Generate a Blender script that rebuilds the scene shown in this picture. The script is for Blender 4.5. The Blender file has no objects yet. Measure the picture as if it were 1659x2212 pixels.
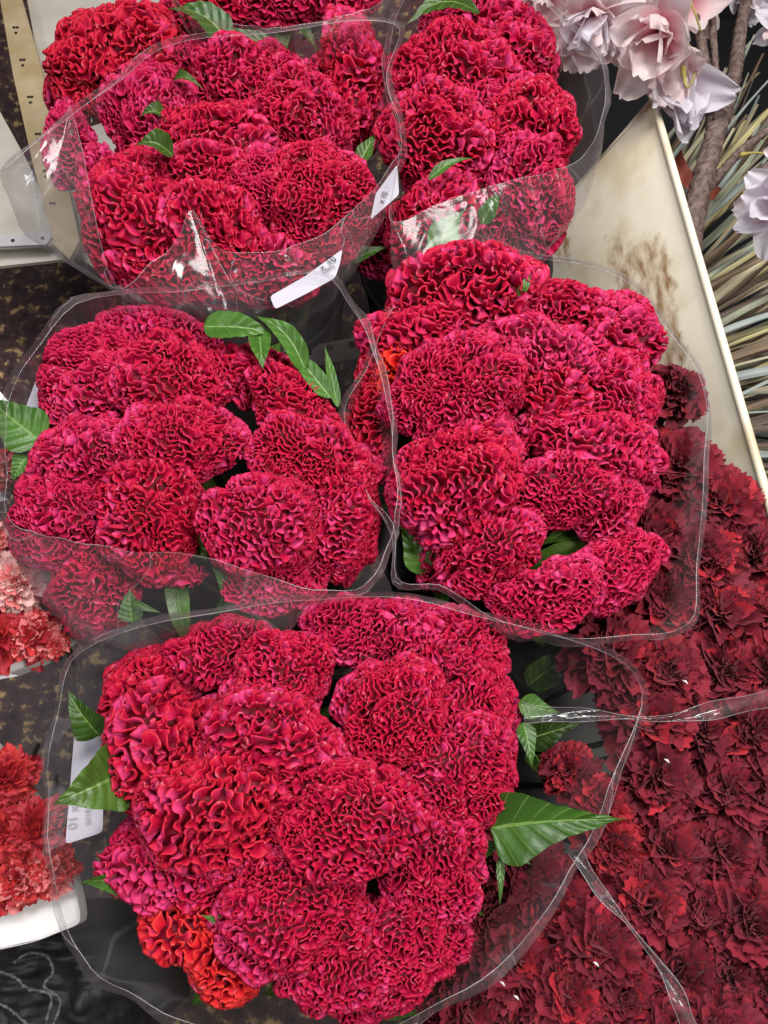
import bpy, math, random
import numpy as np
from mathutils import Vector, Matrix, noise as mnoise

# ---------------------------------------------------------------- camera, world, light, exposure
S = bpy.context.scene
TILT = math.radians(22)
CAMZ = 1.20
cam_d = bpy.data.cameras.new('camera'); cam = bpy.data.objects.new('camera', cam_d)
S.collection.objects.link(cam)
cam.location = (0, 0, CAMZ); cam.rotation_euler = (TILT, 0, 0)
cam_d.sensor_fit = 'VERTICAL'; cam_d.angle = 2*math.atan(0.692); cam_d.clip_start = .01; cam_d.clip_end = 50
S.camera = cam
w = bpy.data.worlds.new('World'); S.world = w; w.use_nodes = True
w.node_tree.nodes['Background'].inputs[0].default_value = (.95, .95, 1, 1)
w.node_tree.nodes['Background'].inputs[1].default_value = .12

def area(name, loc, target, sx, sy, power, col):
    l = bpy.data.lights.new(name, 'AREA'); l.shape = 'RECTANGLE'; l.size = sx; l.size_y = sy
    l.energy = power; l.color = col
    o = bpy.data.objects.new(name, l); S.collection.objects.link(o); o.location = loc
    o.rotation_euler = (Vector(target)-Vector(loc)).to_track_quat('-Z', 'Y').to_euler()
    return o
area('ceiling_lamp', (.1, .80, 2.15), (.1, .45, .55), 1.1, .5, 28, (1, .98, .96))
area('ceiling_lamp', (.8, -.1, 2.2), (.35, .7, .5), .5, .35, 25, (1, .95, .9))
area('ceiling_lamp', (-1.0, .2, 2.1), (0, .3, .55), .5, .3, 8, (.9, .93, 1))
S.view_settings.view_transform = 'Standard'; S.view_settings.look = 'None'
S.view_settings.gamma = 1; S.view_settings.exposure = 0
S.cycles.transparent_max_bounces = 24
S.cycles.max_bounces = 8; S.cycles.diffuse_bounces = 4

R = np.random.RandomState(7); random.seed(7)
C = S.collection

# ---------------------------------------------------------------- placement: a ray of the photo meets a plane at height z
FWD = np.array([0, math.sin(TILT), -math.cos(TILT)]); UPV = np.array([0, math.cos(TILT), math.sin(TILT)]); RT = np.array([1., 0, 0])
CAM = np.array([0, 0, CAMZ])
def ray(x, y):
    u = (x-829.5)/829.5*0.519; v = (1106-y)/1106*0.692
    return FWD+u*RT+v*UPV
def P(x, y, z):
    d = ray(x, y); t = (z-CAMZ)/d[2]
    return CAM+t*d
def mpp(p):                       # metres per (1659-wide) pixel at p
    return float(np.dot(p-CAM, FWD))*1.038/1659
def unit(v): return v/max(1e-9, np.linalg.norm(v))

# ---------------------------------------------------------------- materials
def newmat(name):
    m = bpy.data.materials.new(name); m.use_nodes = True
    nt = m.node_tree; b = nt.nodes['Principled BSDF']
    return m, nt, b
def simple(name, col, rough=.5, nscale=0, ncol=None, bump=0, detail=6, **kw):
    m, nt, b = newmat(name)
    b.inputs['Base Color'].default_value = (*col, 1); b.inputs['Roughness'].default_value = rough
    for k, v in kw.items(): b.inputs[k.replace('_', ' ')].default_value = v
    if nscale:
        tc = nt.nodes.new('ShaderNodeTexCoord'); n = nt.nodes.new('ShaderNodeTexNoise')
        n.inputs['Scale'].default_value = nscale; n.inputs['Detail'].default_value = detail
        nt.links.new(tc.outputs['Object'], n.inputs['Vector'])
        if ncol:
            r = nt.nodes.new('ShaderNodeValToRGB')
            r.color_ramp.elements[0].position = .35; r.color_ramp.elements[0].color = (*col, 1)
            r.color_ramp.elements[1].position = .68; r.color_ramp.elements[1].color = (*ncol, 1)
            nt.links.new(n.outputs['Fac'], r.inputs[0]); nt.links.new(r.outputs[0], b.inputs['Base Color'])
        if bump:
            bn = nt.nodes.new('ShaderNodeBump'); bn.inputs['Strength'].default_value = bump
            bn.inputs['Distance'].default_value = .004
            nt.links.new(n.outputs['Fac'], bn.inputs['Height']); nt.links.new(bn.outputs[0], b.inputs['Normal'])
    return m
def attrmat(name, rough=.5, sheen=0, trans=0, bumpscale=0, bump=.3, spec=.5, sheentint=(1, .5, .6)):
    m, nt, b = newmat(name)
    a = nt.nodes.new('ShaderNodeAttribute'); a.attribute_name = 'Col'
    nt.links.new(a.outputs['Color'], b.inputs['Base Color']); b.inputs['Roughness'].default_value = rough
    b.inputs['Specular IOR Level'].default_value = spec
    if sheen:
        b.inputs['Sheen Weight'].default_value = sheen; b.inputs['Sheen Tint'].default_value = (*sheentint, 1)
        b.inputs['Sheen Roughness'].default_value = .4
    if bumpscale:
        tc = nt.nodes.new('ShaderNodeTexCoord'); n = nt.nodes.new('ShaderNodeTexNoise')
        n.inputs['Scale'].default_value = bumpscale; n.inputs['Detail'].default_value = 4
        nt.links.new(tc.outputs['Object'], n.inputs['Vector'])
        bn = nt.nodes.new('ShaderNodeBump'); bn.inputs['Strength'].default_value = bump; bn.inputs['Distance'].default_value = .0015
        nt.links.new(n.outputs['Fac'], bn.inputs['Height']); nt.links.new(bn.outputs[0], b.inputs['Normal'])
    if trans:
        t = nt.nodes.new('ShaderNodeBsdfTranslucent'); mx = nt.nodes.new('ShaderNodeMixShader'); mx.inputs[0].default_value = trans
        nt.links.new(a.outputs['Color'], t.inputs[0])
        nt.links.new(b.outputs[0], mx.inputs[1]); nt.links.new(t.outputs[0], mx.inputs[2])
        nt.links.new(mx.outputs[0], nt.nodes['Material Output'].inputs['Surface'])
    return m
M = {}
M['comb'] = attrmat('velvet_comb', .5, .08, 0, 1100, .25, .18, (1, .25, .4))
M['petal_print'] = attrmat('printed_paper', .45)
M['leaf'] = attrmat('leaf_green', .36, 0, .15, 160, .3, .5)
def leaf_veins():
    m = M['leaf']; nt = m.node_tree; b = nt.nodes['Principled BSDF']
    at = nt.nodes.new('ShaderNodeAttribute'); at.attribute_name = 'Leaf'; sp = nt.nodes.new('ShaderNodeSeparateColor'); nt.links.new(at.outputs['Color'], sp.inputs[0])
    def mth(op, x, y=None, z=None):
        n = nt.nodes.new('ShaderNodeMath'); n.operation = op
        for i, q in enumerate((x, y, z)):
            if q is None: continue
            if isinstance(q, (int, float)): n.inputs[i].default_value = q
            else: nt.links.new(q, n.inputs[i])
        return n.outputs[0]
    u = mth('ABSOLUTE', mth('MULTIPLY_ADD', sp.outputs[1], 2, -1))
    ph = mth('SUBTRACT', mth('MULTIPLY', sp.outputs[0], 7), mth('MULTIPLY', mth('POWER', u, .8), 1.25))
    tri = mth('ABSOLUTE', mth('SUBTRACT', mth('FRACT', ph), .5))
    side = mth('GREATER_THAN', tri, .462); mid = mth('LESS_THAN', u, .045)
    v = mth('MAXIMUM', mth('MULTIPLY', side, .40), mth('MULTIPLY', mid, .8))
    cn = [n for n in nt.nodes if n.type == 'ATTRIBUTE' and n.attribute_name == 'Col'][0]
    nz = nt.nodes.new('ShaderNodeTexNoise'); nz.inputs['Scale'].default_value = 120; tc = nt.nodes.new('ShaderNodeTexCoord'); nt.links.new(tc.outputs['Object'], nz.inputs['Vector'])
    mv = nt.nodes.new('ShaderNodeMix'); mv.data_type = 'RGBA'; mv.blend_type = 'MULTIPLY'; mv.inputs[0].default_value = .5
    nt.links.new(cn.outputs['Color'], mv.inputs[6]); nt.links.new(nz.outputs['Color'], mv.inputs[7])
    mx = nt.nodes.new('ShaderNodeMix'); mx.data_type = 'RGBA'; nt.links.new(v, mx.inputs[0]); nt.links.new(cn.outputs['Color'], mx.inputs[6]); mx.inputs[7].default_value = (.22, .36, .09, 1)
    nt.links.new(mx.outputs[2], b.inputs['Base Color'])
leaf_veins()
M['blossom'] = attrmat('silk_petal', .5, 0, .42, 220, .3, .3)
M['blade'] = attrmat('dry_blade', .6, 0, 0, 0)
M['stem'] = simple('stem_green', (.10, .20, .04), .5, 60, (.16, .08, .06))
CARN = [simple('carnation_dark', (.14, .008, .020), .55, 90, (.20, .012, .030), .3),
        simple('carnation_crimson', (.30, .013, .032), .55, 90, (.19, .010, .026), .3),
        simple('carnation_red', (.30, .012, .025), .5, 90, (.20, .010, .020), .3),
        simple('carnation_bright', (.50, .02, .035), .5, 90, (.38, .015, .03), .3)]
for m in CARN:
    m.node_tree.nodes['Principled BSDF'].inputs['Sheen Weight'].default_value = .15; m.node_tree.nodes['Principled BSDF'].inputs['Sheen Tint'].default_value = (1, .6, .65, 1)
for m in CARN: m.node_tree.nodes['Principled BSDF'].inputs['Specular IOR Level'].default_value = .3
M['card'] = simple('white_card', (.50, .48, .54), .5)
M['ink'] = simple('black_ink', (.02, .02, .02), .5)
M['ink_back'] = simple('grey_ink', (.33, .31, .33), .5)
M['white_paper'] = simple('white_paper', (.85, .84, .82), .5, 30, (.80, .78, .76))
M['bark'] = simple('bark', (.075, .045, .035), .6, 130, (.20, .14, .12), 1.0)
M['bud'] = simple('olive_bud', (.30, .26, .06), .4, 60, (.42, .34, .10))
M['black'] = simple('black_plastic', (.008, .008, .009), .5)
M['bag'] = simple('black_fabric', (.012, .012, .014), .6, 50, (.03, .03, .034), .6)
M['cord'] = simple('grey_cord', (.04, .04, .04), .4, 200, (.13, .13, .125), .6)
M['ribbon'] = simple('salmon_band', (.45, .10, .06), .5)
M['cream'] = simple('cream_plastic', (.55, .50, .42), .45, 14, (.66, .62, .55), .15)
M['rail'] = simple('tan_rail', (.42, .31, .16), .5, 18, (.55, .44, .28), .2)
M['hole'] = simple('dark_hole', (.03, .02, .012), .7)
M['slat'] = simple('white_slat', (.62, .60, .60), .5, 20, (.52, .48, .50))

def panel_material():
    m, nt, b = newmat('stained_cream_plastic'); b.inputs['Roughness'].default_value = .38
    tc = nt.nodes.new('ShaderNodeTexCoord'); n1 = nt.nodes.new('ShaderNodeTexNoise'); n1.inputs['Scale'].default_value = 9; n1.inputs['Detail'].default_value = 8
    n2 = nt.nodes.new('ShaderNodeTexNoise'); n2.inputs['Scale'].default_value = 60; n2.inputs['Detail'].default_value = 6
    nt.links.new(tc.outputs['Object'], n1.inputs['Vector']); nt.links.new(tc.outputs['Object'], n2.inputs['Vector'])
    r1 = nt.nodes.new('ShaderNodeValToRGB'); e = r1.color_ramp.elements
    e[0].position = .3; e[0].color = (.64, .52, .32, 1); e[1].position = .50; e[1].color = (.86, .80, .64, 1)
    nt.links.new(n1.outputs['Fac'], r1.inputs[0])
    at = nt.nodes.new('ShaderNodeAttribute'); at.attribute_name = 'Stain'
    ad = nt.nodes.new('ShaderNodeMath'); ad.operation = 'MULTIPLY_ADD'; ad.inputs[1].default_value = 1.6; ad.inputs[2].default_value = -.8
    nt.links.new(n2.outputs['Fac'], ad.inputs[0])
    su = nt.nodes.new('ShaderNodeMath'); su.operation = 'ADD'; nt.links.new(at.outputs['Fac'], su.inputs[0]); nt.links.new(ad.outputs[0], su.inputs[1])
    r2 = nt.nodes.new('ShaderNodeValToRGB'); r2.color_ramp.elements[0].position = .30; r2.color_ramp.elements[1].position = .72
    nt.links.new(su.outputs[0], r2.inputs[0])
    mx = nt.nodes.new('ShaderNodeMix'); mx.data_type = 'RGBA'
    nt.links.new(r2.outputs[0], mx.inputs[0]); nt.links.new(r1.outputs[0], mx.inputs[6]); n5 = nt.nodes.new('ShaderNodeTexNoise'); n5.inputs['Scale'].default_value = 130; n5.inputs['Detail'].default_value = 5
    mp5 = nt.nodes.new('ShaderNodeMapping'); mp5.inputs['Rotation'].default_value = (0, 0, .9); mp5.inputs['Scale'].default_value = (1, .3, .6); nt.links.new(tc.outputs['Object'], mp5.inputs[0]); nt.links.new(mp5.outputs[0], n5.inputs['Vector'])
    r5 = nt.nodes.new('ShaderNodeValToRGB'); q5 = r5.color_ramp.elements; q5[0].position = .36; q5[0].color = (.33, .20, .10, 1); q5[1].position = .66; q5[1].color = (.80, .70, .52, 1)
    nt.links.new(n5.outputs['Fac'], r5.inputs[0]); nt.links.new(r5.outputs[0], mx.inputs[7])
    nt.links.new(mx.outputs[2], b.inputs['Base Color'])
    bn = nt.nodes.new('ShaderNodeBump'); bn.inputs['Strength'].default_value = .15; bn.inputs['Distance'].default_value = .003
    nt.links.new(n2.outputs['Fac'], bn.inputs['Height']); nt.links.new(bn.outputs[0], b.inputs['Normal'])
    return m
M['panel'] = panel_material()

def floor_material():
    m, nt, b = newmat('speckled_dark_floor'); b.inputs['Roughness'].default_value = .45
    tc = nt.nodes.new('ShaderNodeTexCoord')
    n = nt.nodes.new('ShaderNodeTexNoise'); n.inputs['Scale'].default_value = 42; n.inputs['Detail'].default_value = 5; n.inputs['Roughness'].default_value = .6
    n2 = nt.nodes.new('ShaderNodeTexNoise'); n2.inputs['Scale'].default_value = 9; n2.inputs['Detail'].default_value = 6
    nt.links.new(tc.outputs['Object'], n.inputs['Vector']); nt.links.new(tc.outputs['Object'], n2.inputs['Vector'])
    r = nt.nodes.new('ShaderNodeValToRGB'); e = r.color_ramp.elements
    e[0].position = .3; e[0].color = (.022, .010, .011, 1); e[1].position = .52; e[1].color = (.085, .042, .042, 1)
    x = e.new(.57); x.color = (.13, .08, .05, 1); x = e.new(.63); x.color = (.55, .36, .16, 1)
    nt.links.new(n.outputs['Fac'], r.inputs[0])
    mu = nt.nodes.new('ShaderNodeMix'); mu.data_type = 'RGBA'; mu.blend_type = 'MULTIPLY'; mu.inputs[0].default_value = .8
    r2 = nt.nodes.new('ShaderNodeValToRGB'); r2.color_ramp.elements[0].position = .3; r2.color_ramp.elements[0].color = (.45, .40, .40, 1); r2.color_ramp.elements[1].position = .65
    nt.links.new(n2.outputs['Fac'], r2.inputs[0])
    nt.links.new(r.outputs[0], mu.inputs[6]); nt.links.new(r2.outputs[0], mu.inputs[7]); nt.links.new(mu.outputs[2], b.inputs['Base Color'])
    return m

def film_material(name, haze, gloss, crinkle, cap=.16):
    m = bpy.data.materials.new(name); m.use_nodes = True; nt = m.node_tree
    for n in list(nt.nodes):
        if n.type != 'OUTPUT_MATERIAL': nt.nodes.remove(n)
    out = [n for n in nt.nodes if n.type == 'OUTPUT_MATERIAL'][0]
    tr = nt.nodes.new('ShaderNodeBsdfTransparent'); tr.inputs[0].default_value = (.97, .97, .98, 1)
    gl = nt.nodes.new('ShaderNodeBsdfGlossy'); gl.inputs['Roughness'].default_value = .16
    df = nt.nodes.new('ShaderNodeBsdfDiffuse'); df.inputs[0].default_value = (.85, .83, .86, 1)
    tl = nt.nodes.new('ShaderNodeBsdfTranslucent'); tl.inputs[0].default_value = (.85, .83, .86, 1)
    tc = nt.nodes.new('ShaderNodeTexCoord'); n = nt.nodes.new('ShaderNodeTexNoise'); n.inputs['Scale'].default_value = 13; n.inputs['Detail'].default_value = 3
    n.inputs['Distortion'].default_value = 1.2
    nt.links.new(tc.outputs['Object'], n.inputs['Vector'])
    bn = nt.nodes.new('ShaderNodeBump'); bn.inputs['Strength'].default_value = crinkle; bn.inputs['Distance'].default_value = .02
    nt.links.new(n.outputs['Fac'], bn.inputs['Height'])
    nt.links.new(bn.outputs[0], gl.inputs['Normal'])
    lw = nt.nodes.new('ShaderNodeFresnel'); lw.inputs['IOR'].default_value = 1.45
    nt.links.new(bn.outputs[0], lw.inputs['Normal'])
    mu = nt.nodes.new('ShaderNodeMath'); mu.operation = 'MULTIPLY'; mu.inputs[1].default_value = gloss; mu.use_clamp = True
    mn = nt.nodes.new('ShaderNodeMath'); mn.operation = 'MINIMUM'; mn.inputs[1].default_value = cap
    nt.links.new(lw.outputs[0], mu.inputs[0]); nt.links.new(mu.outputs[0], mn.inputs[0])
    a = nt.nodes.new('ShaderNodeMixShader'); nt.links.new(mn.outputs[0], a.inputs[0]); nt.links.new(tr.outputs[0], a.inputs[1]); nt.links.new(gl.outputs[0], a.inputs[2])
    d2 = nt.nodes.new('ShaderNodeMixShader'); d2.inputs[0].default_value = .4; nt.links.new(df.outputs[0], d2.inputs[1]); nt.links.new(tl.outputs[0], d2.inputs[2])
    c = nt.nodes.new('ShaderNodeMixShader')
    # creases: hair lines of extra haze where the film was folded
    mp = nt.nodes.new('ShaderNodeMapping'); mp.inputs['Scale'].default_value = (1, 1, .35); nt.links.new(tc.outputs['Object'], mp.inputs[0])
    vo = nt.nodes.new('ShaderNodeTexVoronoi'); vo.feature = 'DISTANCE_TO_EDGE'; vo.inputs['Scale'].default_value = 11
    n3 = nt.nodes.new('ShaderNodeTexNoise'); n3.inputs['Scale'].default_value = 7; nt.links.new(tc.outputs['Object'], n3.inputs['Vector'])
    va = nt.nodes.new('ShaderNodeVectorMath'); va.operation = 'MULTIPLY_ADD'; va.inputs[1].default_value = (.09, .09, .09); nt.links.new(n3.outputs['Color'], va.inputs[0]); nt.links.new(mp.outputs[0], va.inputs[2])
    nt.links.new(va.outputs[0], vo.inputs['Vector'])
    rp = nt.nodes.new('ShaderNodeMapRange'); rp.inputs['From Min'].default_value = .0; rp.inputs['From Max'].default_value = .022; rp.inputs['To Min'].default_value = .16; rp.inputs['To Max'].default_value = 0
    nt.links.new(vo.outputs['Distance'], rp.inputs['Value'])
    n4 = nt.nodes.new('ShaderNodeTexNoise'); n4.inputs['Scale'].default_value = 5; nt.links.new(tc.outputs['Object'], n4.inputs['Vector'])
    mr = nt.nodes.new('ShaderNodeMapRange'); mr.inputs['From Min'].default_value = .42; mr.inputs['From Max'].default_value = .62; nt.links.new(n4.outputs['Fac'], mr.inputs['Value'])
    m1 = nt.nodes.new('ShaderNodeMath'); m1.operation = 'MULTIPLY'; nt.links.new(rp.outputs[0], m1.inputs[0]); nt.links.new(mr.outputs[0], m1.inputs[1])
    m2 = nt.nodes.new('ShaderNodeMath'); m2.operation = 'MULTIPLY_ADD'; m2.inputs[1].default_value = haze*1.4; m2.inputs[2].default_value = haze*.6; nt.links.new(mr.outputs[0], m2.inputs[0])  # patchy white haze put in for broad soft reflections on the film
    m3 = nt.nodes.new('ShaderNodeMath'); m3.operation = 'ADD'; nt.links.new(m1.outputs[0], m3.inputs[0]); nt.links.new(m2.outputs[0], m3.inputs[1]); nt.links.new(m3.outputs[0], c.inputs[0])
    nt.links.new(a.outputs[0], c.inputs[1]); nt.links.new(d2.outputs[0], c.inputs[2]); nt.links.new(c.outputs[0], out.inputs['Surface'])
    return m
M['film'] = film_material('clear_film', .048, 1.6, .26, .15)
M['film_edge'] = film_material('film_cut', .20, 2.0, .1, .5)

# ---------------------------------------------------------------- object helpers
def mesh(name, V, F, mat, cols=None, smooth=True):
    V = np.asarray(V, dtype=np.float32)
    me = bpy.data.meshes.new(name)
    if isinstance(F, np.ndarray):
        k = F.shape[1]; nf = len(F)
        me.vertices.add(len(V)); me.vertices.foreach_set('co', V.ravel())
        me.loops.add(nf*k); me.loops.foreach_set('vertex_index', F.astype(np.int32).ravel())
        me.polygons.add(nf); me.polygons.foreach_set('loop_start', np.arange(0, nf*k, k, dtype=np.int32))
        me.update(calc_edges=True)
    else:
        me.from_pydata([tuple(map(float, v)) for v in V], [], F)
    me.polygons.foreach_set('use_smooth', [smooth]*len(me.polygons))
    if mat: me.materials.append(mat)
    if cols is not None:
        ca = me.color_attributes.new('Col', 'FLOAT_COLOR', 'POINT')
        cc = np.ones((len(V), 4), dtype=np.float32); cc[:, :3] = cols
        ca.data.foreach_set('color', cc.ravel())
        if mat == M.get('leaf'):
            lu = np.ones((len(V), 4), dtype=np.float32); lu[:, :2] = list(LUV.values())[-1]; lu[:, 1] = lu[:, 1]*.5+.5
            me.color_attributes.new('Leaf', 'FLOAT_COLOR', 'POINT').data.foreach_set('color', lu.ravel())
    me.update()
    return me
def link(name, me, parent=None):
    o = bpy.data.objects.new(name, me); C.objects.link(o)
    if parent: o.parent = parent
    return o
def obj(name, V, F, mat, parent=None, cols=None, smooth=True):
    V = np.asarray(V, dtype=float)
    if parent is not None: V = V-np.array(wloc(parent))
    return link(name, mesh(name, V, F, mat, cols, smooth), parent)
def wloc(o):
    p = Vector((0, 0, 0))
    while o is not None: p = p+o.location; o = o.parent
    return p
def tag(o, label, cat, group=None, kind=None):
    if label: o['label'] = label
    if cat: o['category'] = cat
    if group: o['group'] = group
    if kind: o['kind'] = kind
    return o
def thing(name, label, cat, loc, group=None):
    o = bpy.data.objects.new(name, None); C.objects.link(o); o.location = tuple(map(float, loc)); o.empty_display_size = .02
    return tag(o, label, cat, group)
def grid_faces(n, m, closed=False):     # n rows, m columns
    f = []
    i, j = np.meshgrid(np.arange(n-1), np.arange(m if closed else m-1), indexing='ij')
    i = i.ravel(); j = j.ravel(); j2 = (j+1) % m
    return np.stack([i*m+j, i*m+j2, (i+1)*m+j2, (i+1)*m+j], 1)
def tube(path, rad, k=8):
    path = np.asarray(path, float); n = len(path); rad = np.broadcast_to(rad, n)
    T = np.gradient(path, axis=0); V = []
    ref = np.array([.3, .2, 1.]) if abs(unit(T[0])[2]) < .9 else np.array([1., 0, 0])
    for i in range(n):
        t = unit(T[i]); a = unit(np.cross(t, ref)); b = np.cross(t, a)
        for q in range(k):
            an = 2*math.pi*q/k
            V.append(path[i]+rad[i]*(math.cos(an)*a+math.sin(an)*b))
    F = [list(map(int, r)) for r in grid_faces(n, k, True)]
    F.append(list(range(k))[::-1]); F.append([(n-1)*k+q for q in range(k)])
    return np.array(V), F
def catmull(pts, n, closed=False):
    pts = np.asarray(pts, float); m = len(pts); out = []
    seg = m if closed else m-1
    for q in range(n):
        t = q/(n if closed else n-1)*seg; i = min(int(t), seg-1); f = t-i
        g = (lambda k: pts[k % m]) if closed else (lambda k: pts[min(max(k, 0), m-1)])
        p0, p1, p2, p3 = g(i-1), g(i), g(i+1), g(i+2)
        out.append(.5*((2*p1)+(-p0+p2)*f+(2*p0-5*p1+4*p2-p3)*f*f+(-p0+3*p1-3*p2+p3)*f**3))
    return np.array(out)
def prism(poly, th):                    # closed polygon (3D points) with thickness th downwards along its normal
    poly = np.asarray(poly, float); n = len(poly)
    nor = unit(sum(np.cross(poly[i]-poly[0], poly[(i+1) % n]-poly[0]) for i in range(1, n-1)))
    if nor[2] < 0: nor = -nor
    V = np.vstack([poly, poly-nor*th])
    F = [list(range(n)), [n+i for i in range(n)][::-1]]+[[i, n+i, n+(i+1) % n, (i+1) % n] for i in range(n)]
    return V, F
def waves(p, lam, n, rs, jitter=.15):   # isotropic random waves with gradient: its zero lines meander like a folded comb
    p = p.astype(np.float32)
    k = rs.normal(size=(n, 3)); k /= np.linalg.norm(k, axis=1)[:, None]
    k *= (2*math.pi/lam*(1+jitter*rs.uniform(-1, 1, n)))[:, None]
    ph = rs.uniform(0, 2*math.pi, n)
    a = p@k.T.astype(np.float32)+ph.astype(np.float32)
    f = np.cos(a).sum(1)*math.sqrt(2/n); g = -(np.sin(a)@k.astype(np.float32))*math.sqrt(2/n)
    return f, g

# ---------------------------------------------------------------- cockscomb flowers
def sstep(a, b, x):
    t = np.clip((x-a)/(b-a), 0, 1); return t*t*(3-2*t)
def contour_lines(P3, f, n):
    """zero lines of f on an n x n grid of points: polylines as (vertex index a, index b, fraction) chains"""
    idx = np.arange(n*n).reshape(n, n)
    A, B, Cc, D = idx[:-1, :-1].ravel(), idx[:-1, 1:].ravel(), idx[1:, 1:].ravel(), idx[1:, :-1].ravel()
    tri = np.vstack([np.stack([A, B, Cc], 1), np.stack([A, Cc, D], 1)])
    s = f[tri] > 0; mixed = (s.sum(1) % 3) != 0; tri = tri[mixed]; s = s[mixed]
    lone_val = s.sum(1) == 1
    lone = np.where(lone_val[:, None], s, ~s).argmax(1)
    r = np.arange(len(tri)); v = tri[r, lone]; w1 = tri[r, (lone+1) % 3]; w2 = tri[r, (lone+2) % 3]
    k1 = np.minimum(v, w1)*(n*n)+np.maximum(v, w1); k2 = np.minimum(v, w2)*(n*n)+np.maximum(v, w2)
    keys, inv = np.unique(np.concatenate([k1, k2]), return_inverse=True)
    e1, e2 = inv[:len(k1)].tolist(), inv[len(k1):].tolist()
    nb = [[] for _ in range(len(keys))]
    for x, y in zip(e1, e2): nb[x].append(y); nb[y].append(x)
    used = [False]*len(keys); lines = []
    order = [i for i in range(len(keys)) if len(nb[i]) == 1]+list(range(len(keys)))
    for st in order:
        if used[st]: continue
        ln = [st]; used[st] = True; cur = st
        while True:
            nx = [q for q in nb[cur] if not used[q]]
            if not nx: break
            cur = nx[0]; used[cur] = True; ln.append(cur)
        closed = len(ln) > 5 and ln[0] in nb[cur]
        if closed: ln.append(ln[0])
        if len(ln) > 4: lines.append((np.array(ln), closed))
    ia, ib = keys//(n*n), keys % (n*n); fr = f[ia]/(f[ia]-f[ib])
    return lines, ia, ib, fr
HL = np.array([0, .45, .87, 1, .87, .45, 0]); SD = np.array([1, 1, 1, 0, -1, -1, -1])
TH = np.array([.10, .10, .115, .0, .115, .10, .10]); NH = 7
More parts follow.
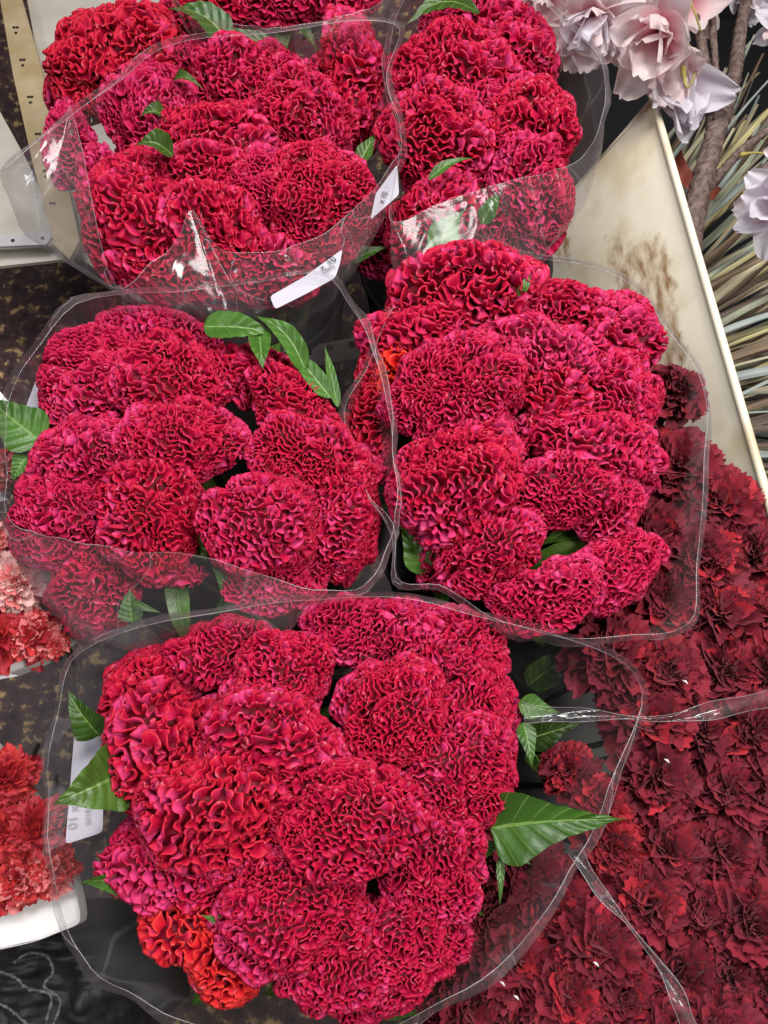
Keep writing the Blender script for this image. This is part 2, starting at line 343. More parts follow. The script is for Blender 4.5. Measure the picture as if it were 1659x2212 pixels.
def comb_mesh(cpos, ax, rx, ry, rz, lam, tone, seed, spacing, lobe=.10, amax=112, others=()):
    # lam: distance between neighbouring folds; spacing: step along a fold
    rs = np.random.RandomState(seed)
    n = int(min(150, max(30, 2*math.radians(amax)*max(rx, ry)/(lam*.27))))
    s = np.linspace(-1, 1, n); X, Y = np.meshgrid(s, s, indexing='ij')
    U = X*np.sqrt(1-Y*Y/2); Vv = Y*np.sqrt(1-X*X/2)
    r = np.sqrt(U*U+Vv*Vv); phi = np.arctan2(Vv, U); a = r*math.radians(amax)
    D = np.stack([np.sin(a)*np.cos(phi), np.sin(a)*np.sin(phi), np.cos(a)], -1).reshape(-1, 3)
    l1, _ = waves(D, 2.1, 10, rs, .4); l2, _ = waves(D, 1.25, 16, rs, .3)
    cr = 1-np.clip(np.abs(l2)/.36, 0, 1)
    l3, _ = waves(D, .62, 14, rs, .4)
    base = D*(1+.125*np.clip(l1, -1.6, 1.6)[:, None]+.04*l3[:, None]-2.2*lobe*(cr**1.2)[:, None])
    base = (base*np.array([rx, ry, rz]))@ax
    kn, _ = waves(base, lam*6, 14, rs, .4); base = base*(1+.30*lam/((rx+ry)*.5)*kn[:, None])
    g = base.reshape(n, n, 3)
    N = np.cross(np.gradient(g, axis=0), np.gradient(g, axis=1)).reshape(-1, 3)
    N /= np.maximum(1e-12, np.linalg.norm(N, axis=1))[:, None]
    sg = np.sign((N*base).sum(1).mean()); N *= sg
    # evenly spaced meandering folds grown on the surface (a stripe-forming field relaxed from noise)
    cx = 2*math.radians(amax)*rx/(n-1); cy = 2*math.radians(amax)*ry/(n-1)
    kx = np.fft.fftfreq(n, cx)*2*lam*.93; ky = np.fft.rfftfreq(n, cy)*2*lam*.93
    k2 = kx[:, None]**2+ky[None, :]**2; lin = .9-1.1*(1-k2)**2; dt = .6
    w0, _ = waves(base, lam*1.9, 22, rs, .3); u_ = .5*w0.reshape(n, n)+rs.normal(size=(n, n))*.25
    for _ in range(12): u_ = np.clip(np.fft.irfft2((np.fft.rfft2(u_)-dt*np.fft.rfft2(u_**3))/(1-dt*lin), s=(n, n)), -1.3, 1.3)
    f = (u_+1e-6).ravel()
    ang = a.ravel(); segs = []
    for lev in (0,):
        lines, ia, ib, fr = contour_lines(base, f-lev, n)
        pts = base[ia]*(1-fr)[:, None]+base[ib]*fr[:, None]; nrm = N[ia]*(1-fr)[:, None]+N[ib]*fr[:, None]
        for ln, closed in lines: segs.append((pts[ln], nrm[ln], ang[ia][ln], l1[ia][ln], closed))
    VV = []; FF = []; CC = []; off = 0
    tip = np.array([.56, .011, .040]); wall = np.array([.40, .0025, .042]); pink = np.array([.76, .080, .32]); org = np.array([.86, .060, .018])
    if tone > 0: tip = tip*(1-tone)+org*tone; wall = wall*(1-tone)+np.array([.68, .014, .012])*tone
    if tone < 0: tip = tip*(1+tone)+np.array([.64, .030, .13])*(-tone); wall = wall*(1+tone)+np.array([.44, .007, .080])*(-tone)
    for p, q, an, ll, closed in segs:
        for _ in range(2):
            if closed:
                pm = (np.roll(p[:-1], 1, 0)+2*p[:-1]+np.roll(p[:-1], -1, 0))/4; p = np.vstack([pm, pm[:1]])
            else: p[1:-1] = (p[:-2]+2*p[1:-1]+p[2:])/4
        sl = np.concatenate([[0], np.cumsum(np.linalg.norm(np.diff(p, axis=0), axis=1))]); L = sl[-1]
        if L < lam*.8: continue
        m = max(6, int(L/spacing)); t = np.linspace(0, L, m)
        p = np.stack([np.interp(t, sl, p[:, k]) for k in range(3)], 1); q = np.stack([np.interp(t, sl, q[:, k]) for k in range(3)], 1)
        q /= np.linalg.norm(q, axis=1)[:, None]; an = np.interp(t, sl, an); ll = np.interp(t, sl, ll)
        T = np.gradient(p, axis=0); Bn = np.cross(T, q); Bn /= np.maximum(1e-12, np.linalg.norm(Bn, axis=1))[:, None]
        T /= np.maximum(1e-12, np.linalg.norm(T, axis=1))[:, None]
        # the frill grows towards the lip
        K = max(1, round(L/(lam*1.5)))*2*math.pi/L if closed else 2*math.pi/(lam*1.5)
        K2 = round(K*1.9*L/(2*math.pi))*2*math.pi/L if closed else K*1.9
        k3 = 2*math.pi/L if closed else K*.27
        ph = rs.uniform(0, 6.28, 4)
        wk = np.interp(t, np.linspace(0, L, max(3, int(L/(lam*1.3)))), rs.normal(size=max(3, int(L/(lam*1.3))))*(0 if closed and L < lam*6 else 1)); wk[-1] = wk[0] if closed else wk[-1]
        tt = t+.16*lam*np.sin(k3*t+ph[2])+.42*lam*wk
        fl = (.42*np.sin(K*tt+ph[0])*(1+.45*np.sin(k3*t+ph[3])+.25*wk)+.09*np.sin(K2*tt+ph[1]))*lam
        dl = -.15*lam*np.sin(2*(K*tt+ph[0]))
        fine = rs.normal(size=m)*.018*lam
        H = lam*(1.65+.16*np.sin(K*.5*t+ph[1])+.12*ll+.10*wk)*(1-.35*sstep(math.radians(92), math.radians(112), an))
        if not closed: e = np.minimum(t, L-t)/(lam*.7); H = H*np.clip(e, .25, 1)
        u = HL[None, :]; lat = fl[:, None]*u**1.6
        row = p[:, None]+q[:, None]*((u-.66)*H[:, None]+(fine[:, None]*(u > .9)))[..., None] \
            +Bn[:, None]*(lat+SD*TH*lam*1.15+fine[:, None]*.6*(u > .8))[..., None]+T[:, None]*(dl[:, None]*u**1.6)[..., None]
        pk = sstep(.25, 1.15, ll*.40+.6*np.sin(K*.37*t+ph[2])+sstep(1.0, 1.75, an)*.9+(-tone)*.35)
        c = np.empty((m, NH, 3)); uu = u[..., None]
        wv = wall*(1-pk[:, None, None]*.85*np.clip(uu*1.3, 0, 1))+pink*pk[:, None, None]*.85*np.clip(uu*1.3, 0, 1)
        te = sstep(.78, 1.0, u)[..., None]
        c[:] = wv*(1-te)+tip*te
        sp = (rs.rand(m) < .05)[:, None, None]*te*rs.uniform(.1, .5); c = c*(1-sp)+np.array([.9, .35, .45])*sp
        W = p+cpos; hid = np.zeros(m, bool)
        for oc, oax, orr in others: hid |= ((((W-oc)@oax.T)/orr)**2).sum(1) < .56
        gfq = grid_faces(m, NH)
        if hid.any(): gfq = gfq.reshape(m-1, NH-1, 4)[~(hid[:-1] & hid[1:])].reshape(-1, 4)
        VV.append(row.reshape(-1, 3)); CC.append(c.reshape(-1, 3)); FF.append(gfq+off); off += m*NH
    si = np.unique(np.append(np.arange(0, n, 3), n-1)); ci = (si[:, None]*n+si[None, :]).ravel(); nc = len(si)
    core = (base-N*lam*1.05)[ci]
    VV.append(core); CC.append(np.tile(np.array([.17, .002, .015]), (nc*nc, 1))); gf = grid_faces(nc, nc); FF.append((gf if sg > 0 else gf[:, ::-1])+off)  # core coloured darker to deepen the shade in the pits between folds
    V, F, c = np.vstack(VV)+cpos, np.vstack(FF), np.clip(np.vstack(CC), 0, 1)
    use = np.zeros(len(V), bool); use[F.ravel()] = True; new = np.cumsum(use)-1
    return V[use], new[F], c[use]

LUV = {}
def leaf_grid(base, tip, width, nrm, bend=.15, curl=.2, side=0., n=30, m=17, twist=0., seed=0, pointy=.55):
    rs = np.random.RandomState(seed)
    base = np.asarray(base); tip = np.asarray(tip); L = np.linalg.norm(tip-base)
    ax = unit(tip-base); nrm = unit(nrm-np.dot(nrm, ax)*ax); sd = np.cross(ax, nrm)
    V = []; col = []; shade = rs.uniform(.42, .9); oliv = rs.uniform(0, .5)
    for i in range(n):
        t = i/(n-1)
        wdt = width*(math.sin(math.pi*min(1, t**pointy))**1.3*(1+.10*math.sin(t*9+seed))+.03*(1-t)) if t < 1 else 0
        c = base+ax*L*t+sd*side*L*math.sin(math.pi*t)+nrm*bend*L*(math.sin(math.pi*t)-.25*t*t)
        tw = twist*t
        s2 = sd*math.cos(tw)+nrm*math.sin(tw); n2 = nrm*math.cos(tw)-sd*math.sin(tw)
        for j in range(m):
            u = j/(m-1)*2-1
            wav = .05*width*math.sin(t*11+seed)*abs(u)+.03*width*math.sin(t*23+u*3)*abs(u)
            V.append(c+s2*u*wdt+n2*(-abs(u)**1.0*wdt*curl*-1+wav-curl*.3*wdt))
            g = (np.array([.068, .20, .022])*(1-oliv)+np.array([.13, .19, .035])*oliv)*shade*(1+.18*math.sin(t*5+u*3+seed))
            V[-1] = V[-1]+n2*width*.05*math.sin((t*7-abs(u)*1.2)*2*math.pi)*(abs(u) > .05)
            if t > .9: g = g*.6+np.array([.3, .22, .03])*.4*(t-.9)*10
            col.append(g)
    LUV[(round(float(V[0][0]), 6), n*m)] = [(i/(n-1), j/(m-1)*2-1) for i in range(n) for j in range(m)]
    return np.array(V), grid_faces(n, m), np.array(col)

bouquets = {}
SEED = [100]; SPC = 0.74; HEADS = []
def dome(bq, x, y):
    b = bouquets[bq]; d2 = ((x-b['x'])/b['r'])**2+((y-b['y'])/b['ry'])**2
    return b['z']+b['bulge']*(1-min(d2, 1.6))
def comb(bq, x, y, rx, ry, rot, dz, spx, tone, label, leaves=(), lobe=.10):
    b = bouquets[bq]; SEED[0] += 1
    z = dome(bq, x, y)+dz/1000
    p = P(x, y, z); k = mpp(p)
    tocam = unit(CAM-p)
    bc = P(b['x'], b['y'], z); outw = (p-bc)/(b['r']*k)
    nz = unit(.65*tocam+.35*np.array([0, 0, 1.])+.42*outw)
    ex = unit(RT-np.dot(RT, nz)*nz); ey = np.cross(nz, ex)
    c, s = math.cos(math.radians(rot)), math.sin(math.radians(rot))
    ax = np.array([c*ex+s*ey, -s*ex+c*ey, nz])
    rX, rY = rx*k*1.07, ry*k*1.07; rZ = .68*min(rX, rY)+.10*max(rX, rY)
    cen = p-nz*rZ*.52
    foot = np.array([bc[0]+(p[0]-bc[0])*.25, bc[1]+(p[1]-bc[1])*.25-.0, .06])
    t = thing('cockscomb_flower', label, 'flower', foot, b['group'])
    HEADS.append((t, cen, ax, np.array([rX, rY, rZ]), spx*k*SPC, (tone if tone < 0 or tone > .5 else tone*.45)-.03, SEED[0], 3.3*k, lobe))
    mid = cen-nz*rZ*.6
    path = catmull([mid, mid*.7+foot*.3+np.array([0, 0, -.01]), foot], 8)
    V, F = tube(path, np.linspace(.011, .006, 8), 8); obj('stem', V, F, M['stem'], t)
    rl = np.random.RandomState(SEED[0]+500)
    for _ in range(2):
        an = math.atan2(outw[1], outw[0])+rl.uniform(-2.2, 2.2); A = mid-nz*.012; ln_ = rl.uniform(.06, .085)
        B = A+np.array([math.cos(an)*ln_, math.sin(an)*ln_, rl.uniform(-.035, -.008)])
        B -= outw/max(.3, np.linalg.norm(outw))*(.025 if np.linalg.norm(outw) > .75 else 0)
        V, F, cl = leaf_grid(A, B, rl.uniform(.010, .017), np.array([.1, -.2, 1.]), seed=SEED[0], n=12, m=7, bend=.15, curl=.3)
        obj('leaf', V, F, M['leaf'], t, cl)
    for (bx, by, tx, ty, wp, lz, tz, kw) in leaves:
        zb = z+lz/1000; A = P(bx, by, zb); B = P(tx, ty, z+tz/1000)
        V, F, cl = leaf_grid(A, B, wp*mpp(A), np.array([.1, -.2, 1.]), seed=SEED[0], **kw)
        obj('leaf', V, F, M['leaf'], t, cl)
    return t

bouquets['T'] = dict(x=600, y=-90, r=330, ry=200, z=.56, bulge=.02, group='cockscombs in the bouquet cut by the top edge')
bouquets['A'] = dict(x=470, y=330, r=360, ry=310, z=.555, bulge=.035, group='cockscombs in the upper left bouquet')
bouquets['B'] = dict(x=1020, y=290, r=250, ry=330, z=.55, bulge=.03, group='cockscombs in the upper middle bouquet')
bouquets['C'] = dict(x=1120, y=950, r=350, ry=440, z=.565, bulge=.035, group='cockscombs in the middle right bouquet')
bouquets['D'] = dict(x=420, y=1010, r=430, ry=350, z=.56, bulge=.03, group='cockscombs in the middle left bouquet')
bouquets['E'] = dict(x=670, y=1740, r=480, ry=480, z=.57, bulge=.045, group='cockscombs in the front bouquet')
G = dict
# -- top, cut by the frame
comb('T', 470, 0, 110, 50, 0, 0, 17, 0, 'dark crimson cockscomb cut by the top edge, leftmost above the curved film lip')
comb('T', 610, 5, 95, 48, 0, -4, 17, -.3, 'cockscomb cut by the top edge at the middle of the curved film lip')
comb('T', 745, -5, 95, 40, 0, 0, 17, -.2, 'pinkish cockscomb cut by the top edge, right end of the curved film lip')
# -- A
comb('A', 225, 95, 150, 135, 0, 6, 21, .35, 'big scarlet cockscomb with sharp ruffles in the top left corner of the photo',
     [(185, 190, 215, 270, 17, -45, -60, G(bend=.2, curl=.5))])
comb('A', 145, 310, 52, 90, 18, -12, 16, -.5, 'narrow magenta cockscomb leaning over the cream crate at upper left')
comb('A', 205, 385, 48, 60, 20, -30, 16, -.5, 'small dull cockscomb behind film, under the narrow magenta one')
comb('A', 325, 240, 105, 120, 0, -16, 17, -.45, 'pinkish cockscomb behind film between the scarlet one and the centre of upper left bouquet',
     [(375, 175, 440, 190, 14, 28, 30, G(bend=.3, curl=.6)), (360, 250, 300, 250, 17, 30, 36, G(bend=.3, curl=.7))])
comb('A', 420, 130, 100, 60, -8, -24, 16, -.5, 'low rose coloured cockscomb behind film below the pale green leaf',
     [(500, 100, 362, 15, 36, 24, 45, G(bend=.1, curl=.4, side=.12)), (590, 95, 430, 75, 20, 26, 34, G(bend=.05, curl=.4))])
comb('A', 565, 185, 132, 98, -8, -2, 17, -.2, 'broad crimson cockscomb at the back centre of the upper left bouquet')
comb('A', 455, 285, 108, 80, 0, 4, 18, 0, 'round crimson cockscomb above the folded green leaf in the upper left bouquet')
comb('A', 660, 260, 112, 98, 0, 2, 16, -.1, 'fine textured crimson cockscomb right of centre in upper left bouquet')
comb('A', 762, 175, 78, 122, 4, -10, 18, .15, 'tall red cockscomb with smooth pink flank beside the film edge',
     [(775, 355, 815, 285, 16, 10, 20, G(bend=.1, curl=.5))])
comb('A', 690, 425, 116, 128, 12, 16, 16, -.05, 'large round cockscomb at the right front corner of upper left bouquet')
comb('A', 555, 415, 78, 85, 0, 2, 15, -.35, 'small magenta cockscomb wedged between two large ones in upper left bouquet')
comb('A', 450, 378, 125, 55, 0, 0, 18, -.1, 'flat cockscomb ridge below the folded green leaf', 
     [(375, 335, 290, 310, 28, 22, 36, G(bend=.35, curl=.7))])
comb('A', 270, 410, 95, 92, 0, 4, 24, 0, 'loose ruffled cockscomb with smooth pink petals at the left front of upper left bouquet')
comb('A', 315, 490, 140, 115, -20, 12, 25, .05, 'coarse deep red cockscomb at the front left of upper left bouquet', lobe=.12)
comb('A', 455, 500, 100, 95, 0, 14, 24, .05, 'coarse ruffled cockscomb under the peaked film fold')
comb('A', 420, 600, 140, 65, -12, -6, 22, -.1, 'low cockscomb behind film at the bottom of upper left bouquet')
comb('A', 600, 590, 110, 62, 8, -14, 20, -.2, 'dull cockscomb behind film left of the white price tag')
# -- B
comb('B', 1110, 95, 90, 108, 8, -4, 17, -.15, 'dark crimson cockscomb beside the pink blossoms at top centre')
comb('B', 1010, 15, 90, 55, 0, -16, 16, -.2, 'cockscomb partly behind the pale leaf at the top edge',
     [(1035, 25, 872, 55, 30, 34, 45, G(bend=.15, curl=.35, side=.10))])
comb('B', 955, 130, 122, 112, 0, 10, 19, -.05, 'large round cockscomb at the back of the upper middle bouquet')
comb('B', 1060, 220, 95, 62, 0, -2, 15, -.3, 'pinkish fine cockscomb below the large round one in upper middle bouquet')
comb('B', 925, 300, 112, 95, -10, 2, 20, 0, 'coarse cockscomb at the left middle of the upper middle bouquet',
     [(925, 388, 1025, 340, 11, 26, 34, G(bend=.1, curl=.4, side=-.06))])
comb('B', 1150, 285, 104, 112, 0, 10, 19, 0, 'bright cockscomb at the right shoulder of the upper middle bouquet')
comb('B', 1175, 430, 82, 115, 8, -4, 17, -.3, 'rose cockscomb behind film at the right front of upper middle bouquet',
     [(1040, 485, 1080, 415, 20, 24, 40, G(bend=.25, curl=.7))])
comb('B', 1000, 410, 105, 60, -10, -40, 17, -.4, 'deep sunk cockscomb under the thin curved leaf')
comb('B', 925, 500, 105, 85, 12, -10, 20, .05, 'red cockscomb behind film directly above the big dome cockscomb',
     [(945, 590, 1010, 450, 34, 30, 40, G(bend=.12, curl=.35, side=-.12))])
comb('B', 820, 520, 70, 70, 0, -45, 16, -.6, 'shaded magenta cockscomb in the gap between the two upper bouquets',
     [(745, 570, 850, 530, 14, 20, 30, G(bend=.1, curl=.5))])
comb('B', 1075, 525, 75, 70, 0, -50, 16, -.5, 'shaded cockscomb behind film beside the cream planter')
# -- C
comb('C', 990, 615, 158, 88, 4, 20, 25, .0, 'big dome cockscomb with loose pink ruffles topping the middle right bouquet', lobe=.08)
comb('C', 885, 700, 102, 56, 8, 14, 26, -.1, 'loose ruffled cockscomb lobe with large pink folds at upper left of middle right bouquet',
     [(1010, 730, 1040, 690, 10, -10, -5, G(bend=.1))], lobe=.08)
comb('C', 1200, 650, 120, 62, -8, -2, 19, -.05, 'arched cockscomb at the back of middle right bouquet below the cream planter',
     [(1120, 640, 1148, 590, 11, 24, 34, G(bend=.2))])
comb('C', 1350, 730, 90, 95, -50, 0, 18, -.1, 'crimson cockscomb at the back right corner touching the cream planter')
comb('C', 1170, 775, 150, 98, -8, 8, 17, -.3, 'wide fine textured rose cockscomb near the top of middle right bouquet')
comb('C', 1320, 860, 105, 115, 0, 4, 17, -.2, 'rounded rose cockscomb at the right edge above the lone dark carnation')
comb('C', 845, 800, 50, 58, 0, -8, 22, .9, 'small orange red cockscomb with round pits under the loose pink lobe')
comb('C', 800, 885, 52, 120, 0, -28, 20, .3, 'long red cockscomb seen through film between the two middle bouquets')
comb('C', 990, 835, 140, 112, 10, 18, 16, -.15, 'large tightly folded cockscomb at left centre of middle right bouquet')
comb('C', 1200, 865, 72, 70, 0, 12, 20, .15, 'small red cockscomb in the very centre of middle right bouquet')
comb('C', 985, 1040, 138, 125, 0, 16, 21, 0, 'large deep red cockscomb with open pits at left of middle right bouquet')
comb('C', 1275, 960, 140, 92, -8, 10, 21, -.25, 'pink flanked cockscomb right of centre in the middle right bouquet')
comb('C', 1365, 980, 50, 90, 0, -10, 17, -.35, 'narrow pink cockscomb flank beside the dark carnations')
comb('C', 1230, 1065, 105, 75, 12, 14, 17, -.25, 'folded rose cockscomb above the dark hole in middle right bouquet')
comb('C', 1325, 1105, 62, 68, -30, 8, 17, -.25, 'small rose cockscomb right of the dark hole')
comb('C', 1058, 1200, 98, 90, 20, 6, 17, -.1, 'round cockscomb left of the dark hole at the front of middle right bouquet')
comb('C', 1180, 1300, 112, 72, 20, 16, 18, -.25, 'pink edged cockscomb at the front tip of middle right bouquet')
comb('C', 1345, 1235, 105, 76, 30, 12, 17, -.3, 'crescent cockscomb curling at the front right of middle right bouquet')
comb('C', 935, 1225, 34, 50, 0, -30, 18, -.2, 'tiny low cockscomb beside a dark leaf at the front left of middle right bouquet',
     [(925, 1240, 860, 1120, 34, 0, 12, G(bend=.1, curl=.3))])
# -- D
comb('D', 205, 810, 132, 120, 10, 6, 17, -.3, 'pink crimson cockscomb in front of the lavender white card',
     [(95, 960, -30, 860, 52, 5, 10, G(bend=.08, curl=.2)), (60, 985, 25, 1040, 22, 0, -5, G(bend=.1))])
comb('D', 330, 720, 120, 60, -8, -16, 17, -.35, 'arched magenta cockscomb at the back of middle left bouquet')
comb('D', 375, 800, 115, 112, 0, 20, 18, -.1, 'round cockscomb standing highest at the back centre of middle left bouquet')
comb('D', 390, 945, 112, 90, 0, 20, 18, -.1, 'crimson cockscomb at the very centre of middle left bouquet')
comb('D', 330, 1118, 100, 128, 20, 14, 20, .1, 'deep red elongated cockscomb at front centre of middle left bouquet')
comb('D', 185, 985, 110, 88, 10, 4, 17, -.3, 'rose cockscomb at the left middle of middle left bouquet')
comb('D', 122, 1110, 118, 108, 0, 4, 17, -.3, 'magenta cockscomb at the left end of middle left bouquet')
comb('D', 195, 1255, 92, 115, 0, -12, 19, -.1, 'dull cockscomb behind glare streaked film at lower left of middle left bouquet',
     [(285, 1345, 280, 1270, 26, 15, 22, G(bend=.1)), (280, 1300, 350, 1325, 10, 20, 20, G())])
comb('D', 565, 810, 85, 62, -20, -6, 17, -.1, 'small cockscomb under the drooping green leaf of middle left bouquet',
     [(440, 705, 600, 720, 34, 30, 30, G(bend=.1, curl=.4)), (560, 715, 568, 800, 26, 30, 32, G(bend=.1, curl=.5)),
      (660, 800, 545, 678, 26, 20, 40, G(bend=.15, curl=.4, side=.1)), (715, 860, 620, 750, 24, 15, 18, G(bend=.08, curl=.4)),
      (730, 880, 700, 740, 12, 12, 22, G(bend=.05, curl=.4))])
comb('D', 650, 875, 108, 72, -35, 4, 18, 0, 'slanting cockscomb at the right back of middle left bouquet')
comb('D', 690, 1005, 138, 82, -22, 10, 17, -.05, 'wide crimson cockscomb at the right of middle left bouquet')
comb('D', 765, 1130, 72, 125, -8, 2, 17, -.05, 'long cockscomb at the far right end of middle left bouquet')
comb('D', 578, 1142, 124, 112, 0, 18, 18, -.15, 'large rose cockscomb at the front right of middle left bouquet')
comb('D', 595, 1262, 112, 62, 0, 0, 16, -.35, 'pinkish cockscomb partly behind film at the front of middle left bouquet',
     [(500, 1300, 455, 1222, 18, -6, 10, G(bend=.2, curl=.5, side=.1))])
comb('D', 372, 1245, 48, 18, 0, -20, 18, -.2, 'small red cockscomb scrap behind the film lip',
     [(400, 1150, 450, 1215, 34, 6, 2, G(bend=.1))])
# -- E
comb('E', 800, 1348, 132, 70, -5, -2, 17, -.3, 'rose cockscomb at the back centre of the front bouquet above the black gap')
comb('E', 1010, 1400, 98, 82, -20, -4, 18, -.1, 'crimson cockscomb at the back right of the front bouquet')
comb('E', 470, 1400, 112, 72, 5, 0, 17, -.1, 'crimson cockscomb at the back left of the front bouquet under the film lip')
comb('E', 605, 1445, 108, 92, 0, 12, 18, -.05, 'bumpy crimson cockscomb left of the black gap in the front bouquet')
comb('E', 300, 1485, 100, 92, 10, 2, 23, .2, 'scarlet loose cockscomb at the left shoulder of the front bouquet',
     [(215, 1590, 145, 1490, 34, -10, 14, G(bend=.15, curl=.4)), (190, 1600, 180, 1530, 22, -14, -10, G(bend=.1))])
comb('E', 360, 1620, 122, 130, 0, 12, 29, .25, 'large scarlet cockscomb with very coarse ruffles at left of the front bouquet', 
     [(262, 1672, 113, 1738, 70, -5, 24, G(bend=.18, curl=.35, pointy=.45))], lobe=.08)
comb('E', 460, 1740, 145, 115, -10, 20, 28, .3, 'very coarse scarlet cockscomb nearest to the camera at left centre of the front bouquet', lobe=.08)
comb('E', 590, 1600, 142, 112, 0, 16, 23, .05, 'large open ruffled cockscomb in the centre left of the front bouquet')
comb('E', 862, 1545, 118, 125, 0, 18, 18, .0, 'broad cockscomb right of the black gap in the front bouquet')
comb('E', 1035, 1500, 98, 110, 10, 4, 17, -.15, 'fine textured cockscomb at the upper right edge of the front bouquet',
     [(1120, 1520, 1210, 1540, 24, -20, -20, G(bend=.1))])
comb('E', 1010, 1670, 118, 125, 0, 10, 16, -.1, 'fine textured round cockscomb beside the big bright green leaf',
     [(1060, 1790, 1355, 1772, 66, -18, 4, G(bend=.12, curl=.40, pointy=.38, side=-.05)), (1130, 1560, 1150, 1660, 20, -30, -30, G(bend=.1)),
      (1080, 1850, 1080, 1960, 9, -25, -30, G(bend=.05)), (1110, 1840, 1150, 1870, 8, -25, -25, G(bend=.05))])
comb('E', 745, 1765, 175, 118, 5, 26, 19, .0, 'large cockscomb in the middle of the front bouquet')
comb('E', 375, 1865, 155, 88, -8, 2, 20, -.1, 'dark flat cockscomb below the coarse scarlet ones of the front bouquet',
     [(280, 1930, 165, 1910, 20, -5, 20, G(bend=-.1, curl=.4, side=.1))])
comb('E', 375, 2010, 80, 70, -30, 10, 26, .52, 'orange red loose cockscomb at the lower left tip of the front bouquet',
     [(500, 1990, 430, 1975, 9, 10, 12, G())], lobe=.05)
comb('E', 478, 2098, 92, 70, -35, 14, 26, .6, 'orange red cockscomb lobe lowest at the left of the front bouquet', lobe=.05)
comb('E', 640, 1985, 158, 108, -10, 16, 19, -.05, 'large crimson cockscomb at the front centre of the front bouquet')
comb('E', 945, 1860, 105, 102, 30, 8, 19, -.15, 'pinkish cockscomb below the big bright green leaf')
comb('E', 720, 2090, 120, 85, 0, 8, 18, -.1, 'cockscomb low at the front of the front bouquet')
comb('E', 880, 2060, 130, 112, 25, 4, 18, -.15, 'rose cockscomb at the lower right of the front bouquet')
comb('E', 800, 2145, 110, 60, 10, -6, 18, -.2, 'cockscomb at the bottom edge of the front bouquet beside film')

for i, (t, cen, ax, rr3, lam, tone, sd, sp, lobe) in enumerate(HEADS):
    oth = [(h[1], h[2], h[3]) for j, h in enumerate(HEADS) if j != i and np.linalg.norm(h[1]-cen) < h[3].max()+rr3.max()]
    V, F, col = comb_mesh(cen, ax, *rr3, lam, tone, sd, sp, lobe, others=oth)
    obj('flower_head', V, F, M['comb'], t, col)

# ---------------------------------------------------------------- clear sleeves
def sleeve(label, pts, zr, zo, bq, rings=True, zbase=.12, seed=1):
    b = bouquets[bq]; rs = np.random.RandomState(seed)
    bc = P(b['x'], b['y'], .5)
    t = thing('plastic_sleeve', label, 'plastic wrap', (bc[0], bc[1], zbase), 'clear sleeves round the flowers')
    rim = []; out = []
    for p in pts:
        a = p[4] if len(p) > 4 else 0
        rim.append(P(p[0], p[1], zr+a)); out.append(P(p[2], p[3], zo+a))
    n = 96; rim = catmull(rim, n, True); out = catmull(out, n, True)
    rows = []
    for k in range(7):
        f = k/6; g = rim*(1-f)+out*f
        # outward belly
        o = g-bc; o[:, 2] = 0; g = g+o/np.maximum(1e-6, np.linalg.norm(o, axis=1))[:, None]*.003*math.sin(math.pi*f)
        rows.append(g)
    ang = np.linspace(0, 2*math.pi, n, endpoint=False)
    cen = out.mean(0); ao = np.arctan2(out[:, 1]-cen[1], out[:, 0]-cen[0])
    base = np.stack([bc[0]+.06*np.cos(ao), bc[1]+.06*np.sin(ao), np.full(n, zbase)], 1)
    for k in range(1, 9):
        f = k/8; g = out*(1-f)+base*f
        g[:, 2] = out[:, 2]*(1-f)+base[:, 2]*f-.03*math.sin(math.pi*f)
        rows.append(g)
    V = np.array(rows); nr = V.shape[0]
    # creases running up the sleeve and soft crumple
    j = np.arange(n)
    cre = sum(rs.uniform(.3, 1)*np.sin(j/n*2*math.pi*k+rs.uniform(0, 6)) for k in (7, 11, 17, 23))
    for k in range(nr):
        amp = .0016*(.5+k/nr*2.2)
        o = V[k]-bc; o[:, 2] = 0; o /= np.maximum(1e-6, np.linalg.norm(o, axis=1))[:, None]
        V[k] += o*(amp*(cre+rs.uniform(-.6, .6, n)*.4))[:, None]
    obj('film', V.reshape(-1, 3), grid_faces(nr, n, True), M['film'], t)
    path = np.vstack([V[0], V[0][:1]])
    Vt, F = tube(path, .00012+.00024*np.abs(np.sin(np.arange(len(path))*.37+seed)), 5); obj('film_edge', Vt, F, M['film_edge'], t)
    for q in rs.choice(n, 9, replace=False):      # sharp folds running down from the lip
        js = (q+np.round(np.linspace(0, rs.randint(-9, 10), 7)).astype(int)) % n
        path = catmull(np.array([V[i, js[i]] for i in range(7)])+np.array([0, 0, .0006]), 20)
        Vt, F = tube(path, np.linspace(.00034, .0001, 20), 5); obj('film_fold', Vt, F, M['film_edge'], t)
    return t
sleeve('clear sleeve around the front bouquet with its wide lip over the black ground at left',
       [(175, 1405, 165, 1400), (125, 1540, 118, 1540), (104, 1690, 98, 1690), (108, 1850, 102, 1850), (140, 1990, 132, 1995), (200, 2090, 190, 2100),
        (320, 2172, 312, 2185), (470, 2225, 460, 2240), (700, 2250, 700, 2265), (900, 2195, 910, 2210), (1070, 2090, 1080, 2105), (1180, 1965, 1192, 1972), (1262, 1830, 1275, 1836),
        (1335, 1650, 1345, 1655), (1388, 1490, 1398, 1488), (1290, 1400, 1300, 1392), (1080, 1345, 1090, 1335), (860, 1290, 860, 1280), (640, 1300, 640, 1290), (400, 1335, 400, 1325)],
       .60, .57, 'E', seed=3)
